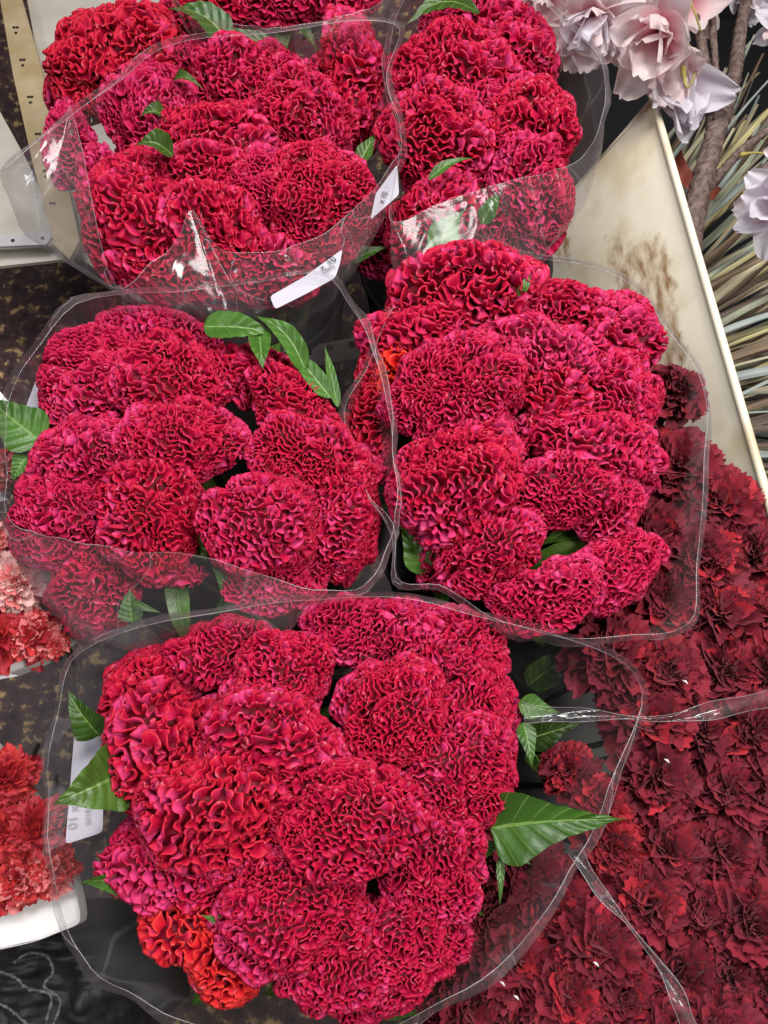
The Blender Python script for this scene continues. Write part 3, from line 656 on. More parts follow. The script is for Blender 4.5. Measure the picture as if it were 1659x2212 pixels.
sleeve('clear sleeve around the middle left bouquet with pinkish left side and streaky lip',
       [(12, 1000, -5, 1000), (20, 1120, 0, 1110), (75, 1150, 50, 1240), (150, 1168, 150, 1368), (270, 1188, 260, 1395), (420, 1200, 430, 1368), (560, 1240, 620, 1366), (690, 1275, 650, 1320),
        (790, 1262, 800, 1272), (838, 1180, 846, 1185), (856, 1080, 862, 1085), (848, 950, 856, 950), (820, 800, 828, 798), (770, 680, 778, 672), (690, 590, 695, 580), (560, 610, 560, 600), (380, 630, 375, 620), (180, 650, 170, 640), (60, 780, 45, 775), (15, 890, 2, 890)],
       .625, .59, 'D', seed=5)
sleeve('clear sleeve around the upper left bouquet with a raised peak over the ruffles',
       [(2, 372, -2, 378), (130, 262, 60, 500), (160, 250, 130, 550), (240, 600, 210, 600), (330, 565, 330, 650), (385, 515, 430, 690), (415, 455, 500, 705), (480, 540, 560, 700), (600, 540, 650, 660),
        (700, 505, 740, 600), (775, 440, 800, 520), (845, 360, 862, 380), (868, 290, 878, 290), (835, 170, 845, 160), (860, 60, 868, 50), (760, 45, 760, 35), (600, 70, 600, 60), (380, 92, 370, 82), (250, 180, 240, 170), (100, 290, 90, 290)],
       .625, .585, 'A', seed=7)
sleeve('clear sleeve around the upper middle bouquet with its lip bulging over the cream planter',
       [(868, 300, 862, 290), (838, 180, 828, 180), (862, 20, 852, 20), (930, -60, 925, -70), (1100, -60, 1100, -70), (1230, 60, 1240, 55), (1300, 135, 1308, 130), (1300, 260, 1310, 262), (1250, 345, 1262, 440), (1180, 372, 1200, 510),
        (1060, 402, 1130, 580), (950, 440, 1040, 640), (848, 480, 930, 650), (850, 400, 845, 560)],
       .615, .58, 'B', seed=9)
sleeve('clear sleeve around the middle right bouquet with its corner lying over the dark carnations',
       [(800, 780, 790, 780), (745, 900, 738, 900), (790, 1060, 780, 1060), (850, 1130, 845, 1135), (860, 1250, 855, 1262), (960, 1268, 960, 1280), (1060, 1330, 1100, 1372), (1200, 1375, 1210, 1396), (1360, 1372, 1370, 1380), (1488, 1345, 1492, 1352),
        (1508, 1200, 1514, 1200), (1520, 1000, 1526, 1000), (1524, 850, 1530, 850), (1450, 720, 1456, 715), (1340, 600, 1345, 592), (1190, 560, 1190, 550), (1000, 560, 995, 550), (860, 650, 852, 645)],
       .585, .565, 'C', seed=11)
sleeve('clear sleeve lip of the bouquet cut by the top edge, crossing above a pale leaf',
       [(375, -20, 370, -15), (420, 28, 415, 45), (520, 54, 520, 84), (620, 58, 625, 100), (740, 34, 760, 75), (835, -10, 850, 10), (840, -160, 850, -160), (600, -260, 600, -270), (370, -180, 360, -180)],
       .62, .60, 'T', seed=13)
# loose film strips over the carnations
def strip(label, pts, wpx, z, name='film_strip'):
    n = 40; c = catmull([P(x, y, z+dz) for x, y, dz in pts], n)
    T = np.gradient(c, axis=0); rows = []
    rs = np.random.RandomState(len(label))
    for i in range(n):
        s = unit(np.cross(T[i], [0, 0, 1.])); w0 = wpx*mpp(c[i])*(.6+.4*math.sin(i*.21+1))
        tw = .8*math.sin(i*.16)+.3*math.sin(i*.5)
        s2 = s*math.cos(tw)+np.array([0, 0, 1.])*math.sin(tw)
        rows.append([c[i]+s2*w0*u+np.array([0, 0, .003*math.sin(u*3+i*.4)]) for u in np.linspace(-1, 1, 6)])
    V = np.array(rows); t = thing(name, label, 'plastic wrap', c[0], 'clear sleeves round the flowers')
    obj('film', V.reshape(-1, 3), grid_faces(n, 6), M['film'], t)
    for e in (0, -1):
        Vt, F = tube(V[:, e], .00026, 5); obj('film_edge', Vt, F, M['film_edge'], t)
strip('twisted clear film running down between the dark carnations at lower right', [(1240, 1830, 0), (1300, 1930, .01), (1360, 2000, .01), (1430, 2090, .005), (1470, 2170, .01), (1500, 2240, 0)], 20, .575)
strip('crumpled clear film lying across the dark carnations to the right edge', [(1130, 1540, 0), (1280, 1545, .005), (1420, 1552, .01), (1540, 1535, .01), (1700, 1500, 0)], 24, .575)

# ---------------------------------------------------------------- buckets added to keep light off the floor
for q, l in (('A', 'upper left'), ('B', 'upper middle'), ('C', 'middle right'), ('D', 'middle left'), ('E', 'front')):
    b = bouquets[q]; c = P(b['x'], b['y'], b['z']); t = thing('added_bucket', 'added black bucket under the %s cockscomb bouquet' % l, 'bucket', (c[0], c[1], .003), 'added black buckets under the cockscomb bouquets')
    a_ = np.linspace(0, 2*math.pi, 40, endpoint=False); prof = [(.0, .004), (.105, .004), (.135, .33), (.142, .335), (.142, .325), (.137, .322), (.109, .003), (.0, .003)]
    V = np.array([[(c[0]+r*math.cos(x), c[1]+r*math.sin(x), z) for x in a_] for r, z in prof]); obj('bucket_body', V.reshape(-1, 3), grid_faces(len(prof), 40, True), M['black'], t)

# ---------------------------------------------------------------- black box added under the carnations to block light on the floor
def box_open(label, x0, x1, y0, y1, z0, z1, mat, name):
    t = thing(name, label, 'crate', ((x0+x1)/2, (y0+y1)/2, z0))
    th = .008
    for (a, b, c, d) in ((x0, x0+th, y0, y1), (x1-th, x1, y0, y1), (x0+th, x1-th, y0, y0+th), (x0+th, x1-th, y1-th, y1)):
        V, F = prism([(a, c, z1), (b, c, z1), (b, d, z1), (a, d, z1)], z1-z0); obj('side_panel', V, F, mat, t, smooth=False)
    V, F = prism([(x0, y0, z0+.01), (x1, y0, z0+.01), (x1, y1, z0+.01), (x0, y1, z0+.01)], .009); obj('bottom', V, F, mat, t, smooth=False)
    return t
q0 = P(1200, 1900, .36); q1 = P(1300, 1060, .36); q2 = P(1000, 2230, .36)
box_open('added black box blocking light under the dark carnations', bouquets['E'] and P(670, 1740, .57)[0]+.15, q0[0]+.42, q2[1]-.12, q1[1], .004, .36, M['black'], 'added_black_box')

# ---------------------------------------------------------------- carnations
def petal_mesh(seed):
    rs = np.random.RandomState(seed); nc, nr = 33, 9
    V = []
    f1, p1, f2, p2 = rs.uniform(1.7, 2.6), rs.uniform(0, 6), rs.uniform(3.2, 4.6), rs.uniform(0, 6)
    for i in range(nr):
        t = (i/(nr-1))**.8
        for j in range(nc):
            u = j/(nc-1)*2-1
            half = math.radians(11+37*t)
            L = t*(1-.16*u*u)
            if i == nr-1: L += (.05 if j % 2 else -.03)+rs.uniform(-.02, .02)
            a = u*half
            amp = .20*t**1.2
            w_ = math.sin(f1*3.14*u+p1)+.42*math.sin(f2*3.14*u+p2+t)+.22*t*math.sin(f2*6.9*u+p1+2*t)
            x = math.sin(a)*L*.86+.10*t*math.cos(f1*3.14*u+p1); y = math.cos(a)*L
            z = amp*w_-.16*t**3+.10*t*math.sin(2*u+p2)
            V.append((x, y, z))
    return V, grid_faces(nr, nc)
PET = []
for s in range(9):
    V, F = petal_mesh(s)
    PET.append([mesh('petal', V, F, m) for m in CARN])
COR = [simple('coral_petal', (.52, .020, .030), .5, 60, (.66, .05, .045), .3), simple('rose_red_petal', (.38, .012, .028), .5, 60, (.50, .03, .04), .3),
       simple('pale_pink_petal', (.86, .42, .40), .5, 50, (.90, .62, .58), .3), simple('pink_petal', (.80, .16, .18), .5, 60, (.86, .30, .28), .3)]
PETC = []
for row in PET:
    r_ = []
    for m in COR: c_ = row[0].copy(); c_.name = 'petal'; c_.materials.clear(); c_.materials.append(m); r_.append(c_)
    PETC.append(r_)
def inside(poly, x, y):
    c = False; j = len(poly)-1
    for i in range(len(poly)):
        if ((poly[i][1] > y) != (poly[j][1] > y)) and x < (poly[j][0]-poly[i][0])*(y-poly[i][1])/(poly[j][1]-poly[i][1])+poly[i][0]: c = not c
        j = i
    return c
def carnation(x, y, z, rpx, bright, label, group, tilt=(0, 0), pal=None, cat='carnation'):
    rs = np.random.RandomState(int(x*7+y))
    p = P(x, y, z); r = rpx*mpp(p)
    t = thing('carnation' if cat == 'carnation' else 'ruffled_flower', label, cat, (p[0], p[1], .08), group)
    tocam = unit(CAM-p); nz = unit(np.array([tilt[0], tilt[1], 1.])+.25*tocam)
    ex = unit(np.cross([0, 1., 0], nz)); ey = np.cross(nz, ex); RM = Matrix((ex, ey, nz)).transposed()
    root = Vector(p)-Vector(nz)*r*.55-Vector((p[0], p[1], .08))
    n = 54
    for i in range(n):
        f = i/(n-1)
        az = i*2.399963+rs.uniform(-.35, .35); el = math.radians(88-72*f**1.1+rs.uniform(-10, 10))
        ln = r*(.72+.34*f)*rs.uniform(.9, 1.08)
        k = rs.randint(9)
        q = rs.rand()
        mi = 0 if q < .50-bright*.4 else 1 if q < .90-bright*.55 else 2 if q < .98-bright*.3 else 3
        o = link('petal', PET[k][mi] if pal is None else PETC[k][pal[rs.randint(len(pal))]], t)
        rot = Matrix.Rotation(az, 3, 'Z') @ Matrix.Rotation(el, 3, 'X') @ Matrix.Rotation(rs.uniform(-.5, .5), 3, 'Y')
        m = (RM @ rot).to_4x4()
        off = RM @ Vector((rs.uniform(-.12, .12)*r, rs.uniform(-.12, .12)*r, (.18-.32*f)*r))
        m.translation = root+off
        o.matrix_local = m @ Matrix.Diagonal((ln*rs.uniform(.8, 1.15), ln, ln*rs.uniform(.8, 1.5), 1))
    a = np.array(root)+np.array(wloc(t))
    V, F = tube([a+np.array([0, 0, .002]), a-np.array(nz)*.02, a-np.array(nz)*.045, [a[0]-(.0 if cat == 'carnation' else .16), a[1]+(0 if cat == 'carnation' else .06), .08]], [.010, .009, .004, .003], 8)
    obj('stem', V, F, M['stem'], t)
region = [(1400, 960), (1490, 900), (1560, 960), (1610, 1060), (1700, 1180), (1740, 1500), (1740, 2270), (860, 2270), (930, 2170), (1040, 2010), (1080, 1890), (1200, 1760), (1240, 1660), (1340, 1560), (1400, 1440), (1300, 1380), (1330, 1200), (1390, 1060)]
LAB = []
def carn_label(x, y):
    a = 'right edge' if x > 1590 else None
    return a
pts = []
rr = np.random.RandomState(21)
hand = [(1470, 1010), (1560, 1085), (1420, 1150), (1520, 1200), (1640, 1180), (1440, 1300), (1560, 1320), (1660, 1320), (1330, 1400), (1450, 1440), (1570, 1450), (1680, 1460),
        (1400, 1545), (1520, 1580), (1640, 1590), (1440, 1690), (1570, 1710), (1680, 1720), (1450, 1830), (1580, 1850), (1690, 1870),
        (1180, 1960), (1290, 2040), (1400, 1960), (1530, 1975), (1640, 2000), (1120, 2080), (1230, 2160), (1350, 2160), (1470, 2110), (1590, 2120), (1690, 2150), (1020, 2190), (1120, 2220), (1440, 2230), (1560, 2240), (1060, 1990), (1130, 1880)]
clab = ['dark carnation below the lone one, against the cream planter', 'dark carnation at the right, touching the lower cream planter wall', 'dark carnation tucked against the rose cockscomb flank', 'dark carnation under the vertical film edge, upper part of the carnations',
 'crimson carnation at the right edge just below the cream planter', 'dark carnation beside the crescent cockscomb tip', 'crimson carnation right of the vertical film edge above its corner', 'crimson carnation at the right edge level with the film corner',
 'dark carnation in the shade under the film corner', 'crimson carnation just below the bottom corner of the film sheet', 'dark carnation right of the film corner, above the crumpled film', 'carnation at the right edge just above the crumpled film',
 'carnation cut by the left end of the crumpled film', 'dark carnation directly under the middle of the crumpled film', 'dark carnation under the right end of crumpled film', 'near black carnation with small white specks in its middle', 'maroon carnation right of the one with white specks', 'maroon carnation at the right edge, second row below the crumpled film',
 'maroon carnation right of the bright green leaf tip, below the white specked one', 'maroon carnation with wavy petals, third row below the crumpled film', 'maroon carnation at the right edge, third row below the crumpled film',
 'dark carnation seen through film below the green leaf', 'dark carnation left of the twisted film, seen through the sleeve edge', 'red edged carnation right of the start of twisted film', 'maroon carnation right of the middle of twisted film', 'maroon carnation at the right edge level with the middle of twisted film',
 'dark carnation beside the lower right of the front bouquet', 'dark carnation near the bottom with a pale fallen scrap beside it', 'crimson carnation left of the lower end of twisted film', 'maroon carnation touching the lower end of twisted film', 'dark carnation near the bottom right corner', 'dark carnation in the bottom right corner at the right edge',
 'shaded carnation at the bottom edge beside the front bouquet', 'carnation cut by the bottom edge, second from the front bouquet', 'carnation cut by the bottom edge at the twisted film', 'carnation cut by the bottom edge near the right corner', 'shaded carnation behind film next to the pinkish cockscomb', 'shaded carnation behind film just under the thin hanging leaf']
for (x, y), l in zip(hand, clab):
    b = .0 if x > 1400 and y > 1500 else .25
    carnation(x+rr.uniform(-8, 8), y+rr.uniform(-8, 8), .515+rr.uniform(-.012, .012)-(.03 if x < 1200 else 0), 99, b, l, 'dark carnations at lower right', (rr.uniform(-.3, .3), rr.uniform(-.3, .3)))
carnation(1478, 838, .53, 70, .1, 'lone dark carnation poking out beside the cream planter', 'dark carnations at lower right', (.5, .2))
carnation(1300, 1730, .515, 68, 1.0, 'bright red carnation behind the tip of the big green leaf', 'dark carnations at lower right', (-.3, .3))
carnation(1320, 1835, .515, 72, 1.0, 'bright red carnation below the tip of the big green leaf', 'dark carnations at lower right', (-.3, -.2))
carnation(1225, 1660, .50, 60, .7, 'red carnation seen through film above the big green leaf', 'dark carnations at lower right', (-.4, .3))
for (x, y, z) in [(1435, 1640, .555), (1080, 2120, .535), (1110, 2150, .535), (1282, 2078, .545), (1475, 1470, .55)]:
    a = P(x, y, z); V, F = tube([a, a+np.array([.002, -.001, .001]), a+np.array([.0035, -.003, .0005])], [.0006, .0010, .0005], 6)
    tag(obj('petal_scrap', V, F, M['white_paper']), {1435: 'white scrap in the near black carnation', 1080: 'curled pale scrap near the bottom edge', 1110: 'straight pale scrap just below the curled one', 1282: 'lone cream scrap left of the lower twisted film', 1475: 'tiny white scrap above the crumpled film'}[x], 'plant scrap', 'pale fallen scraps')
# dark foliage below
def foliage(label, spots, seed):
    t = thing('carnation_foliage', label, 'leaves', P(spots[0][0], spots[0][1], .05))
    rs = np.random.RandomState(seed)
    for (x, y, tx, ty, wd) in spots:
        A = P(x, y, .46); B = P(tx, ty, .49)
        V, F, cl = leaf_grid(A, B, wd*mpp(A), np.array([0, 0, 1.]), seed=rs.randint(99), bend=.1)
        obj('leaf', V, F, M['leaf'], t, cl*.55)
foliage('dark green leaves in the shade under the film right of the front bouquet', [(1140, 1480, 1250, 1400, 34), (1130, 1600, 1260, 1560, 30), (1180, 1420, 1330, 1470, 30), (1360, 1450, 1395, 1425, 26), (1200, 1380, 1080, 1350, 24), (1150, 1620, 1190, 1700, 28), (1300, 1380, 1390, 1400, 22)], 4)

# ---------------------------------------------------------------- tags
def text_mesh(s, size, origin, ex, ey, mat, parent, mirror=False):
    cu = bpy.data.curves.new('text', 'FONT'); cu.body = s; cu.size = size; cu.extrude = 0
    o = bpy.data.objects.new('printed_text', cu); C.objects.link(o)
    dg = bpy.context.evaluated_depsgraph_get(); me = bpy.data.meshes.new_from_object(o.evaluated_get(dg))
    bpy.data.objects.remove(o)
    ex = unit(np.asarray(ex, float)); ey = unit(np.asarray(ey, float)-np.dot(ey, ex)*ex); nz = np.cross(ex, ey)
    if nz[2] < 0: nz = -nz
    pl = np.array(wloc(parent))
    for v in me.vertices:
        q = origin+ex*v.co.x+ey*v.co.y+nz*.0004-pl
        v.co = q
    me.materials.clear(); me.materials.append(mat)
    return link('printed_text', me, parent)
def card(label, corners, z, texts=(), bend=.0, dzs=None):
    dzs = dzs or [0]*len(corners)
    pts = [P(x, y, z+d) for (x, y), d in zip(corners, dzs)]
    t = thing('price_tag', label, 'price tag', pts[0], 'white cards stuck in the bouquets')
    # rounded corners
    poly = []
    n = len(pts)
    for i in range(n):
        a, b, c = pts[i-1], pts[i], pts[(i+1) % n]; r = .004
        u = b+unit(a-b)*r; v = b+unit(c-b)*r
        for f in (0, .25, .5, .75, 1): poly.append((1-f)**2*u+2*f*(1-f)*b+f*f*v)
    V, F = prism(poly, .0006); obj('card', V, F, M['card'], t, smooth=False)
    for (s, size, ox, oy, axx, ayx, mat, dz) in texts:
        o = P(ox, oy, z+dz); e1 = P(ox+axx[0], oy+axx[1], z+axx[2]+dz)-o; e2 = P(ox+ayx[0], oy+ayx[1], z+dz)-o
        text_mesh(s, size, o, e1, e2, M[mat], t)
    return t
card('white tag printed x 10 between the two left bouquets', [(583, 640), (660, 596), (740, 538), (734, 570), (724, 600), (662, 634), (594, 668)], .612,
     [('x', .0100, 696, 585, (20, -13, 0), (-4, -20), 'ink', .0025), ('10', .0105, 711, 574, (20, -13, 0), (-4, -20), 'ink', .0025), ('17972', .0060, 700, 594, (20, -14, 0), (-4, -20), 'ink', .0025)])
card('lavender white card standing behind the middle left bouquet', [(112, 730), (180, 758), (140, 980), (46, 905)], .535,
     [('01', .011, 66, 903, (8, -22, 0), (-20, -8), 'ink_back', .0015)])
card('grey white tag under a green leaf at the left of the front bouquet, print mirrored', [(163, 1556), (225, 1545), (222, 1798), (141, 1824)], .545,
     [('x', .0105, 169, 1738, (0, 20, 0), (-20, 1), 'ink_back', .0015), ('10', .0105, 167, 1760, (0, 20, 0), (-20, 1), 'ink_back', .0015), ('18102', .0062, 196, 1738, (0, 20, 0), (-20, 1), 'ink_back', .0015)])
card('small white tag tilted in the gap between the two upper bouquets', [(812, 418), (858, 355), (862, 420), (800, 475)], .60,
     [('x 10', .009, 828, 440, (9, -20, 0), (-20, -9), 'ink', .0015)])

# ---------------------------------------------------------------- printed flower cards at the left edge
def printed(label, outline, z, seed, light=0, band=None):
    out = [P(x, y, z) for x, y in outline]
    t = thing('paper_wrap', label, 'paper wrap', out[0])
    V, F = prism(out, .0012); obj('sheet', V, F, M['white_paper'], t, smooth=False)
    path = catmull(np.array(out[1:-1])+np.array([0, 0, .004]), 60)
    rows = np.array([[p_+np.array([0, 0, 1.])*h_ for h_ in (-.004, 0, .012)] for p_ in path])
    obj('raised_rim', rows.reshape(-1, 3), grid_faces(60, 3), M['white_paper'], t)
    return t
ol2 = [(-60, 1560), (0, 1606), (40, 1650), (72, 1700), (104, 1745), (138, 1795), (158, 1840), (172, 1890), (184, 1945), (188, 1975), (175, 1995), (90, 2028), (0, 2048), (-60, 2055)]
in2 = [(-60, 1570), (-2, 1614), (36, 1656), (68, 1706), (100, 1751), (134, 1800), (154, 1843), (166, 1885), (166, 1925), (140, 1945), (90, 1958), (50, 1975), (0, 2000), (-60, 2010)]
printed('white paper wrap with rounded corner under the lower coral flowers at left edge', ol2, .465, 5, 0, in2)
ol1 = [(-60, 1110), (0, 1165), (60, 1240), (120, 1320), (168, 1372), (150, 1402), (100, 1436), (40, 1460), (-60, 1478)]
in1 = [(-60, 1118), (-4, 1170), (56, 1246), (115, 1324), (160, 1372), (144, 1397), (97, 1430), (38, 1454), (-60, 1471)]
printed('white paper wrap with curved lower edge under the pale pink flower at left', ol1, .49, 8, 1, in1)
ol3 = [(-60, 930), (0, 975), (22, 1010), (30, 1045), (20, 1080), (-60, 1090)]
printed('sliver of paper wrap below the dark leaf at the left edge', ol3, .49, 12, 1, ol3)
gC = 'coral flowers in white paper at the left edge'
for (x, y, z, r_, pal, l) in [(10, 1680, .50, 62, [0, 1], 'coral ruffled flower topmost in the lower white paper wrap'), (72, 1792, .50, 66, [0, 1, 1], 'coral ruffled flower against the right rim of the lower paper wrap'),
        (-8, 1800, .50, 70, [0, 1], 'coral ruffled flower at the left edge in the middle of the lower paper wrap'), (108, 1885, .49, 48, [0, 3], 'bright coral flower in the right corner of the lower paper wrap'),
        (35, 1910, .49, 58, [0, 1, 3], 'coral flower just above the white lower border'), (-25, 1930, .49, 50, [1, 0], 'coral flower cut by the left edge above the white border'),
        (28, 1258, .53, 62, [2, 2, 3], 'pale pink ruffled flower above the curved paper edge at the left'), (68, 1372, .52, 56, [3, 0, 1], 'coral red flower beside the curved paper edge'),
        (-12, 1375, .52, 68, [1, 0], 'deep coral flower cut by the left edge below the pale pink one'), (118, 1392, .515, 28, [0, 3], 'small coral flower in the tip of the curved paper wrap'),
        (-20, 1180, .52, 50, [3, 2], 'pink flower cut by the left edge above the pale one'), (-12, 1010, .53, 44, [0, 3], 'coral flower peeping out under the dark leaf at the left edge')]:
    carnation(x, y, z, r_, 0, l, gC, (.1, -.1), pal, 'flower')
V, F = prism([P(-30, 815, .54), P(2, 848, .54), P(40, 893, .54), P(36, 905, .54), P(0, 880, .54), P(-30, 870, .54)], .0008)
tag(obj('paper_corner', V, F, M['white_paper'], smooth=False), 'white paper corner above the dark leaf at the left edge', 'paper')

# ---------------------------------------------------------------- cream planter wall on the right
def quad_grid(a, b, c, d, n, m):
    s = np.linspace(0, 1, n)[:, None, None]; t = np.linspace(0, 1, m)[None, :, None]
    a, b, c, d = map(np.asarray, (a, b, c, d))
    return (a*(1-s)*(1-t)+b*(1-s)*t+c*s*t+d*s*(1-t))
tA, tB, bB, bA = P(1412, 214, .50), P(1705, 1240, .50), P(1330, 1560, .16), P(1000, 690, .16)
pl = thing('planter_wall', 'stained cream plastic planter wall with a rounded rim right of the bouquets', 'planter', (bA[0], bA[1], .02))
n, m = 60, 90
Gd = quad_grid(tA, tB, bB, bA, n, m); nor = unit(np.cross(tB-tA, bA-tA)); nor = nor if nor[2] > 0 else -nor
ss, tt = np.meshgrid(np.linspace(0, 1, n), np.linspace(0, 1, m), indexing='ij')
Gd = Gd+nor*(.004*np.sin(tt*5+1)*ss+.003*np.sin(ss*7))[..., None]
top = Gd.reshape(-1, 3); bot = top-nor*.006
F = [list(map(int, r)) for r in grid_faces(n, m)]; k = n*m
F += [[k+q for q in r][::-1] for r in F[:]]
edge = [i*m for i in range(n)]+[(n-1)*m+j for j in range(1, m)]+[i*m+m-1 for i in range(n-2, -1, -1)]+[j for j in range(m-2, 0, -1)]
F += [[edge[i], edge[(i+1) % len(edge)], k+edge[(i+1) % len(edge)], k+edge[i]] for i in range(len(edge))]
o = obj('panel', np.vstack([top, bot]), F, M['panel'], pl)
# stain as a patch with a shape of its own (world-space brush on the wall)
me = o.data; st = me.attributes.new('Stain', 'FLOAT', 'POINT')
sv = []
for v in np.vstack([top, bot]):
    d = v-CAM; zc = np.dot(d, FWD); X = 829.5+np.dot(d, RT)/zc/.519*829.5; Y = 1106-np.dot(d, UPV)/zc/.692*1106
    a = (X-(1395+.18*(Y-640)))/62; b = (Y-660)/135
    q = max(abs(a), abs(b)); s1 = 1-q
    a2 = (X-1215)/30; b2 = (Y-520)/90; s2 = .9-max(abs(a2), abs(b2))
    sv.append(max(-.3, min(.95, max(s1*2+.5 if s1 > -.3 else -.3, s2*1.2 if s2 > 0 else -.3))))
st.data.foreach_set('value', sv)
path = catmull([tA+nor*.002, tA*.6+tB*.4+nor*.001, tB], 30)
V, F = tube(path, [.0048]*30, 10); obj('rim', V, F, M['panel'], pl)
path = catmull([tA+np.array([0, 0, .001]), tA*.7+bA*.3, bA], 10)
V, F = tube(path, [.0035]*10, 8); obj('side_edge', V, F, M['panel'], pl)

# ---------------------------------------------------------------- black box added as dark backing, dried grass, blossom branch
q = P(1330, 300, .10)
box_open('added black box as dark backing behind the planter under the dried grass', q[0]-.08, q[0]+.85, .22, 1.75, .0, .20, M['black'], 'added_black_box')

gr = thing('dried_grass_bundle', 'bundle of dried tan and grey green grass blades behind the blossom branch', 'dried grass', P(1560, 500, .1))
rs = np.random.RandomState(31)
pal = [(.36, .30, .18), (.42, .38, .26), (.22, .15, .09), (.20, .24, .22), (.30, .34, .32), (.14, .09, .06), (.45, .40, .20), (.26, .28, .20), (.10, .07, .05)]
for i in range(230):
    f = rs.rand()
    sx = 1440+f*200+rs.uniform(-40, 30); sy = 380+f*640+rs.uniform(-60, 60)
    an = math.radians(62-66*f+rs.uniform(-9, 9)); L = rs.uniform(250, 480)
    z0 = rs.uniform(.18, .40); z1 = z0+rs.uniform(-.03, .05)
    sx -= math.cos(an)*70; sy += math.sin(an)*70
    A = P(sx, sy, z0); B = P(sx+math.cos(an)*L, sy-math.sin(an)*L, z1)
    Lm = np.linalg.norm(B-A); ax = unit(B-A); s = unit(np.cross(ax, [0, 0, 1.])); wd = rs.uniform(.0015, .0065); n = 9
    roll = rs.uniform(-.6, .6); up = np.cross(s, ax); s2 = s*math.cos(roll)+up*math.sin(roll); u2 = up*math.cos(roll)-s*math.sin(roll)
    bx, bz = rs.uniform(-.05, .05)*Lm, rs.uniform(-.03, .06)*Lm; V = []; cl = []
    c0 = np.array(pal[rs.randint(len(pal))])*rs.uniform(.7, 1.15)
    for k2 in range(n):
        t = k2/(n-1); ww = wd*(.6+.4*math.sin(math.pi*min(1, t*1.2+.1)))*(1-.6*max(0, t-.6)); c = A+(B-A)*t+s*bx*math.sin(math.pi*t)+up*bz*math.sin(math.pi*t)
        for u in (-1, -.5, 0, .5, 1):
            V.append(c+s2*u*ww+u2*(-(1-abs(u))*ww*.5)); cl.append(c0*(1+.25*math.sin(u*9+i))*(1+.15*math.sin(t*20+i)))
    obj('blade', V, grid_faces(n, 5), M['blade'], gr, np.clip(cl, 0, 1))
a0 = P(1478, 395, .40)
band = catmull([P(1462, 335, .44), P(1470, 360, .45), P(1495, 395, .44), P(1550, 420, .42)], 14)
V = np.array([[c+np.array([.003, .003, 0])*u*1.6+np.array([0, 0, .006])*u for u in (-1, 0, 1)] for c in band])
tag(obj('rubber_band', V.reshape(-1, 3), grid_faces(14, 3), M['ribbon']), 'salmon red band looped round the dried grass beside the planter rim', 'band')
bpy.context.view_layer.update()

br = thing('blossom_branch', 'artificial cherry branch with rough brown bark and pale pink blossoms at top right', 'blossom branch', P(1500, 560, .2))
def rough_tube(path, rad, k, amp, seed, nn):
    path = catmull(path, nn); rad = np.interp(np.linspace(0, 1, nn), np.linspace(0, 1, len(rad)), rad)
    V, F = tube(path, rad, k); V = V.reshape(nn, k, 3); c = path[:, None, :]
    out = V.copy()
    for i in range(nn):
        for j in range(k):
            h = mnoise.noise(Vector(V[i, j]*170))*.6+mnoise.noise(Vector(V[i, j]*420))*.5+.35*math.sin(i*1.7+math.sin(j))
            out[i, j] = c[i, 0]+(V[i, j]-c[i, 0])*(1+amp*h)
    return out.reshape(-1, 3), F
for nm, pts_, rd in [
    ('trunk', [P(1478, 640, .44), P(1492, 500, .47), P(1520, 380, .49), P(1548, 280, .50), P(1562, 230, .505)], [.017, .015, .0135, .013, .011]),
    ('twig', [P(1538, 300, .50), P(1532, 190, .51), P(1515, 90, .53), P(1490, -40, .54)], [.0075, .0065, .006, .0055]),
    ('twig', [P(1548, 260, .51), P(1545, 150, .52), P(1540, 60, .53), P(1535, -40, .54)], [.005, .0045, .0045, .004]),
    ('twig', [P(1560, 260, .50), P(1588, 150, .50), P(1600, 60, .51), P(1625, -50, .52)], [.011, .0095, .0085, .007]),
    ('twig', [P(1500, 440, .48), P(1560, 370, .475), P(1620, 310, .48), P(1720, 240, .49)], [.0075, .006, .0055, .005])]:
    V, F = rough_tube(pts_, rd, 14, .20, 3, 60); obj(nm, V, F, M['bark'], br)
def bpetal(seed, long=1.0):
    rs = np.random.RandomState(seed); nr, nc = 10, 9; V = []; col = []
    p1 = rs.uniform(0, 6)
    for i in range(nr):
        t = i/(nr-1); wd = .36*math.sin(math.pi*min(1, (.08+.80*t)))**.8*(1 if t < .98 else .9)
        for j in range(nc):
            u = j/(nc-1)*2-1
            y = t*long-(.07*u*u*t)+(.025*math.sin(u*7+p1) if i >= nr-2 else 0)-(.06 if i == nr-1 and abs(u) < .2 else 0)
            V.append((u*wd, y, .16*u*u*wd*2+.10*math.sin(t*3+p1)*t+.045*math.sin(u*6+p1)*t))
            a = min(1, t*1.5); vein = .04*math.sin(u*22)
            col.append(np.array([.95, .34, .42])*(1-a)+np.array([.97, .80, .81])*a+vein)
    return mesh('petal', V, grid_faces(nr, nc), M['blossom'], np.clip(np.array(col), 0, .92))
BP = [bpetal(s, 1.0) for s in range(5)]
def bpet_white(seed):
    m = bpetal(seed); a = m.color_attributes['Col']
    n = len(m.vertices); c = np.empty(n*4, np.float32); a.data.foreach_get('color', c); c = c.reshape(-1, 4)
    c[:, :3] = c[:, :3]*.25+np.array([.86, .86, .95])*.75; a.data.foreach_set('color', c.ravel()); return m
BW = [bpet_white(s+10) for s in range(3)]
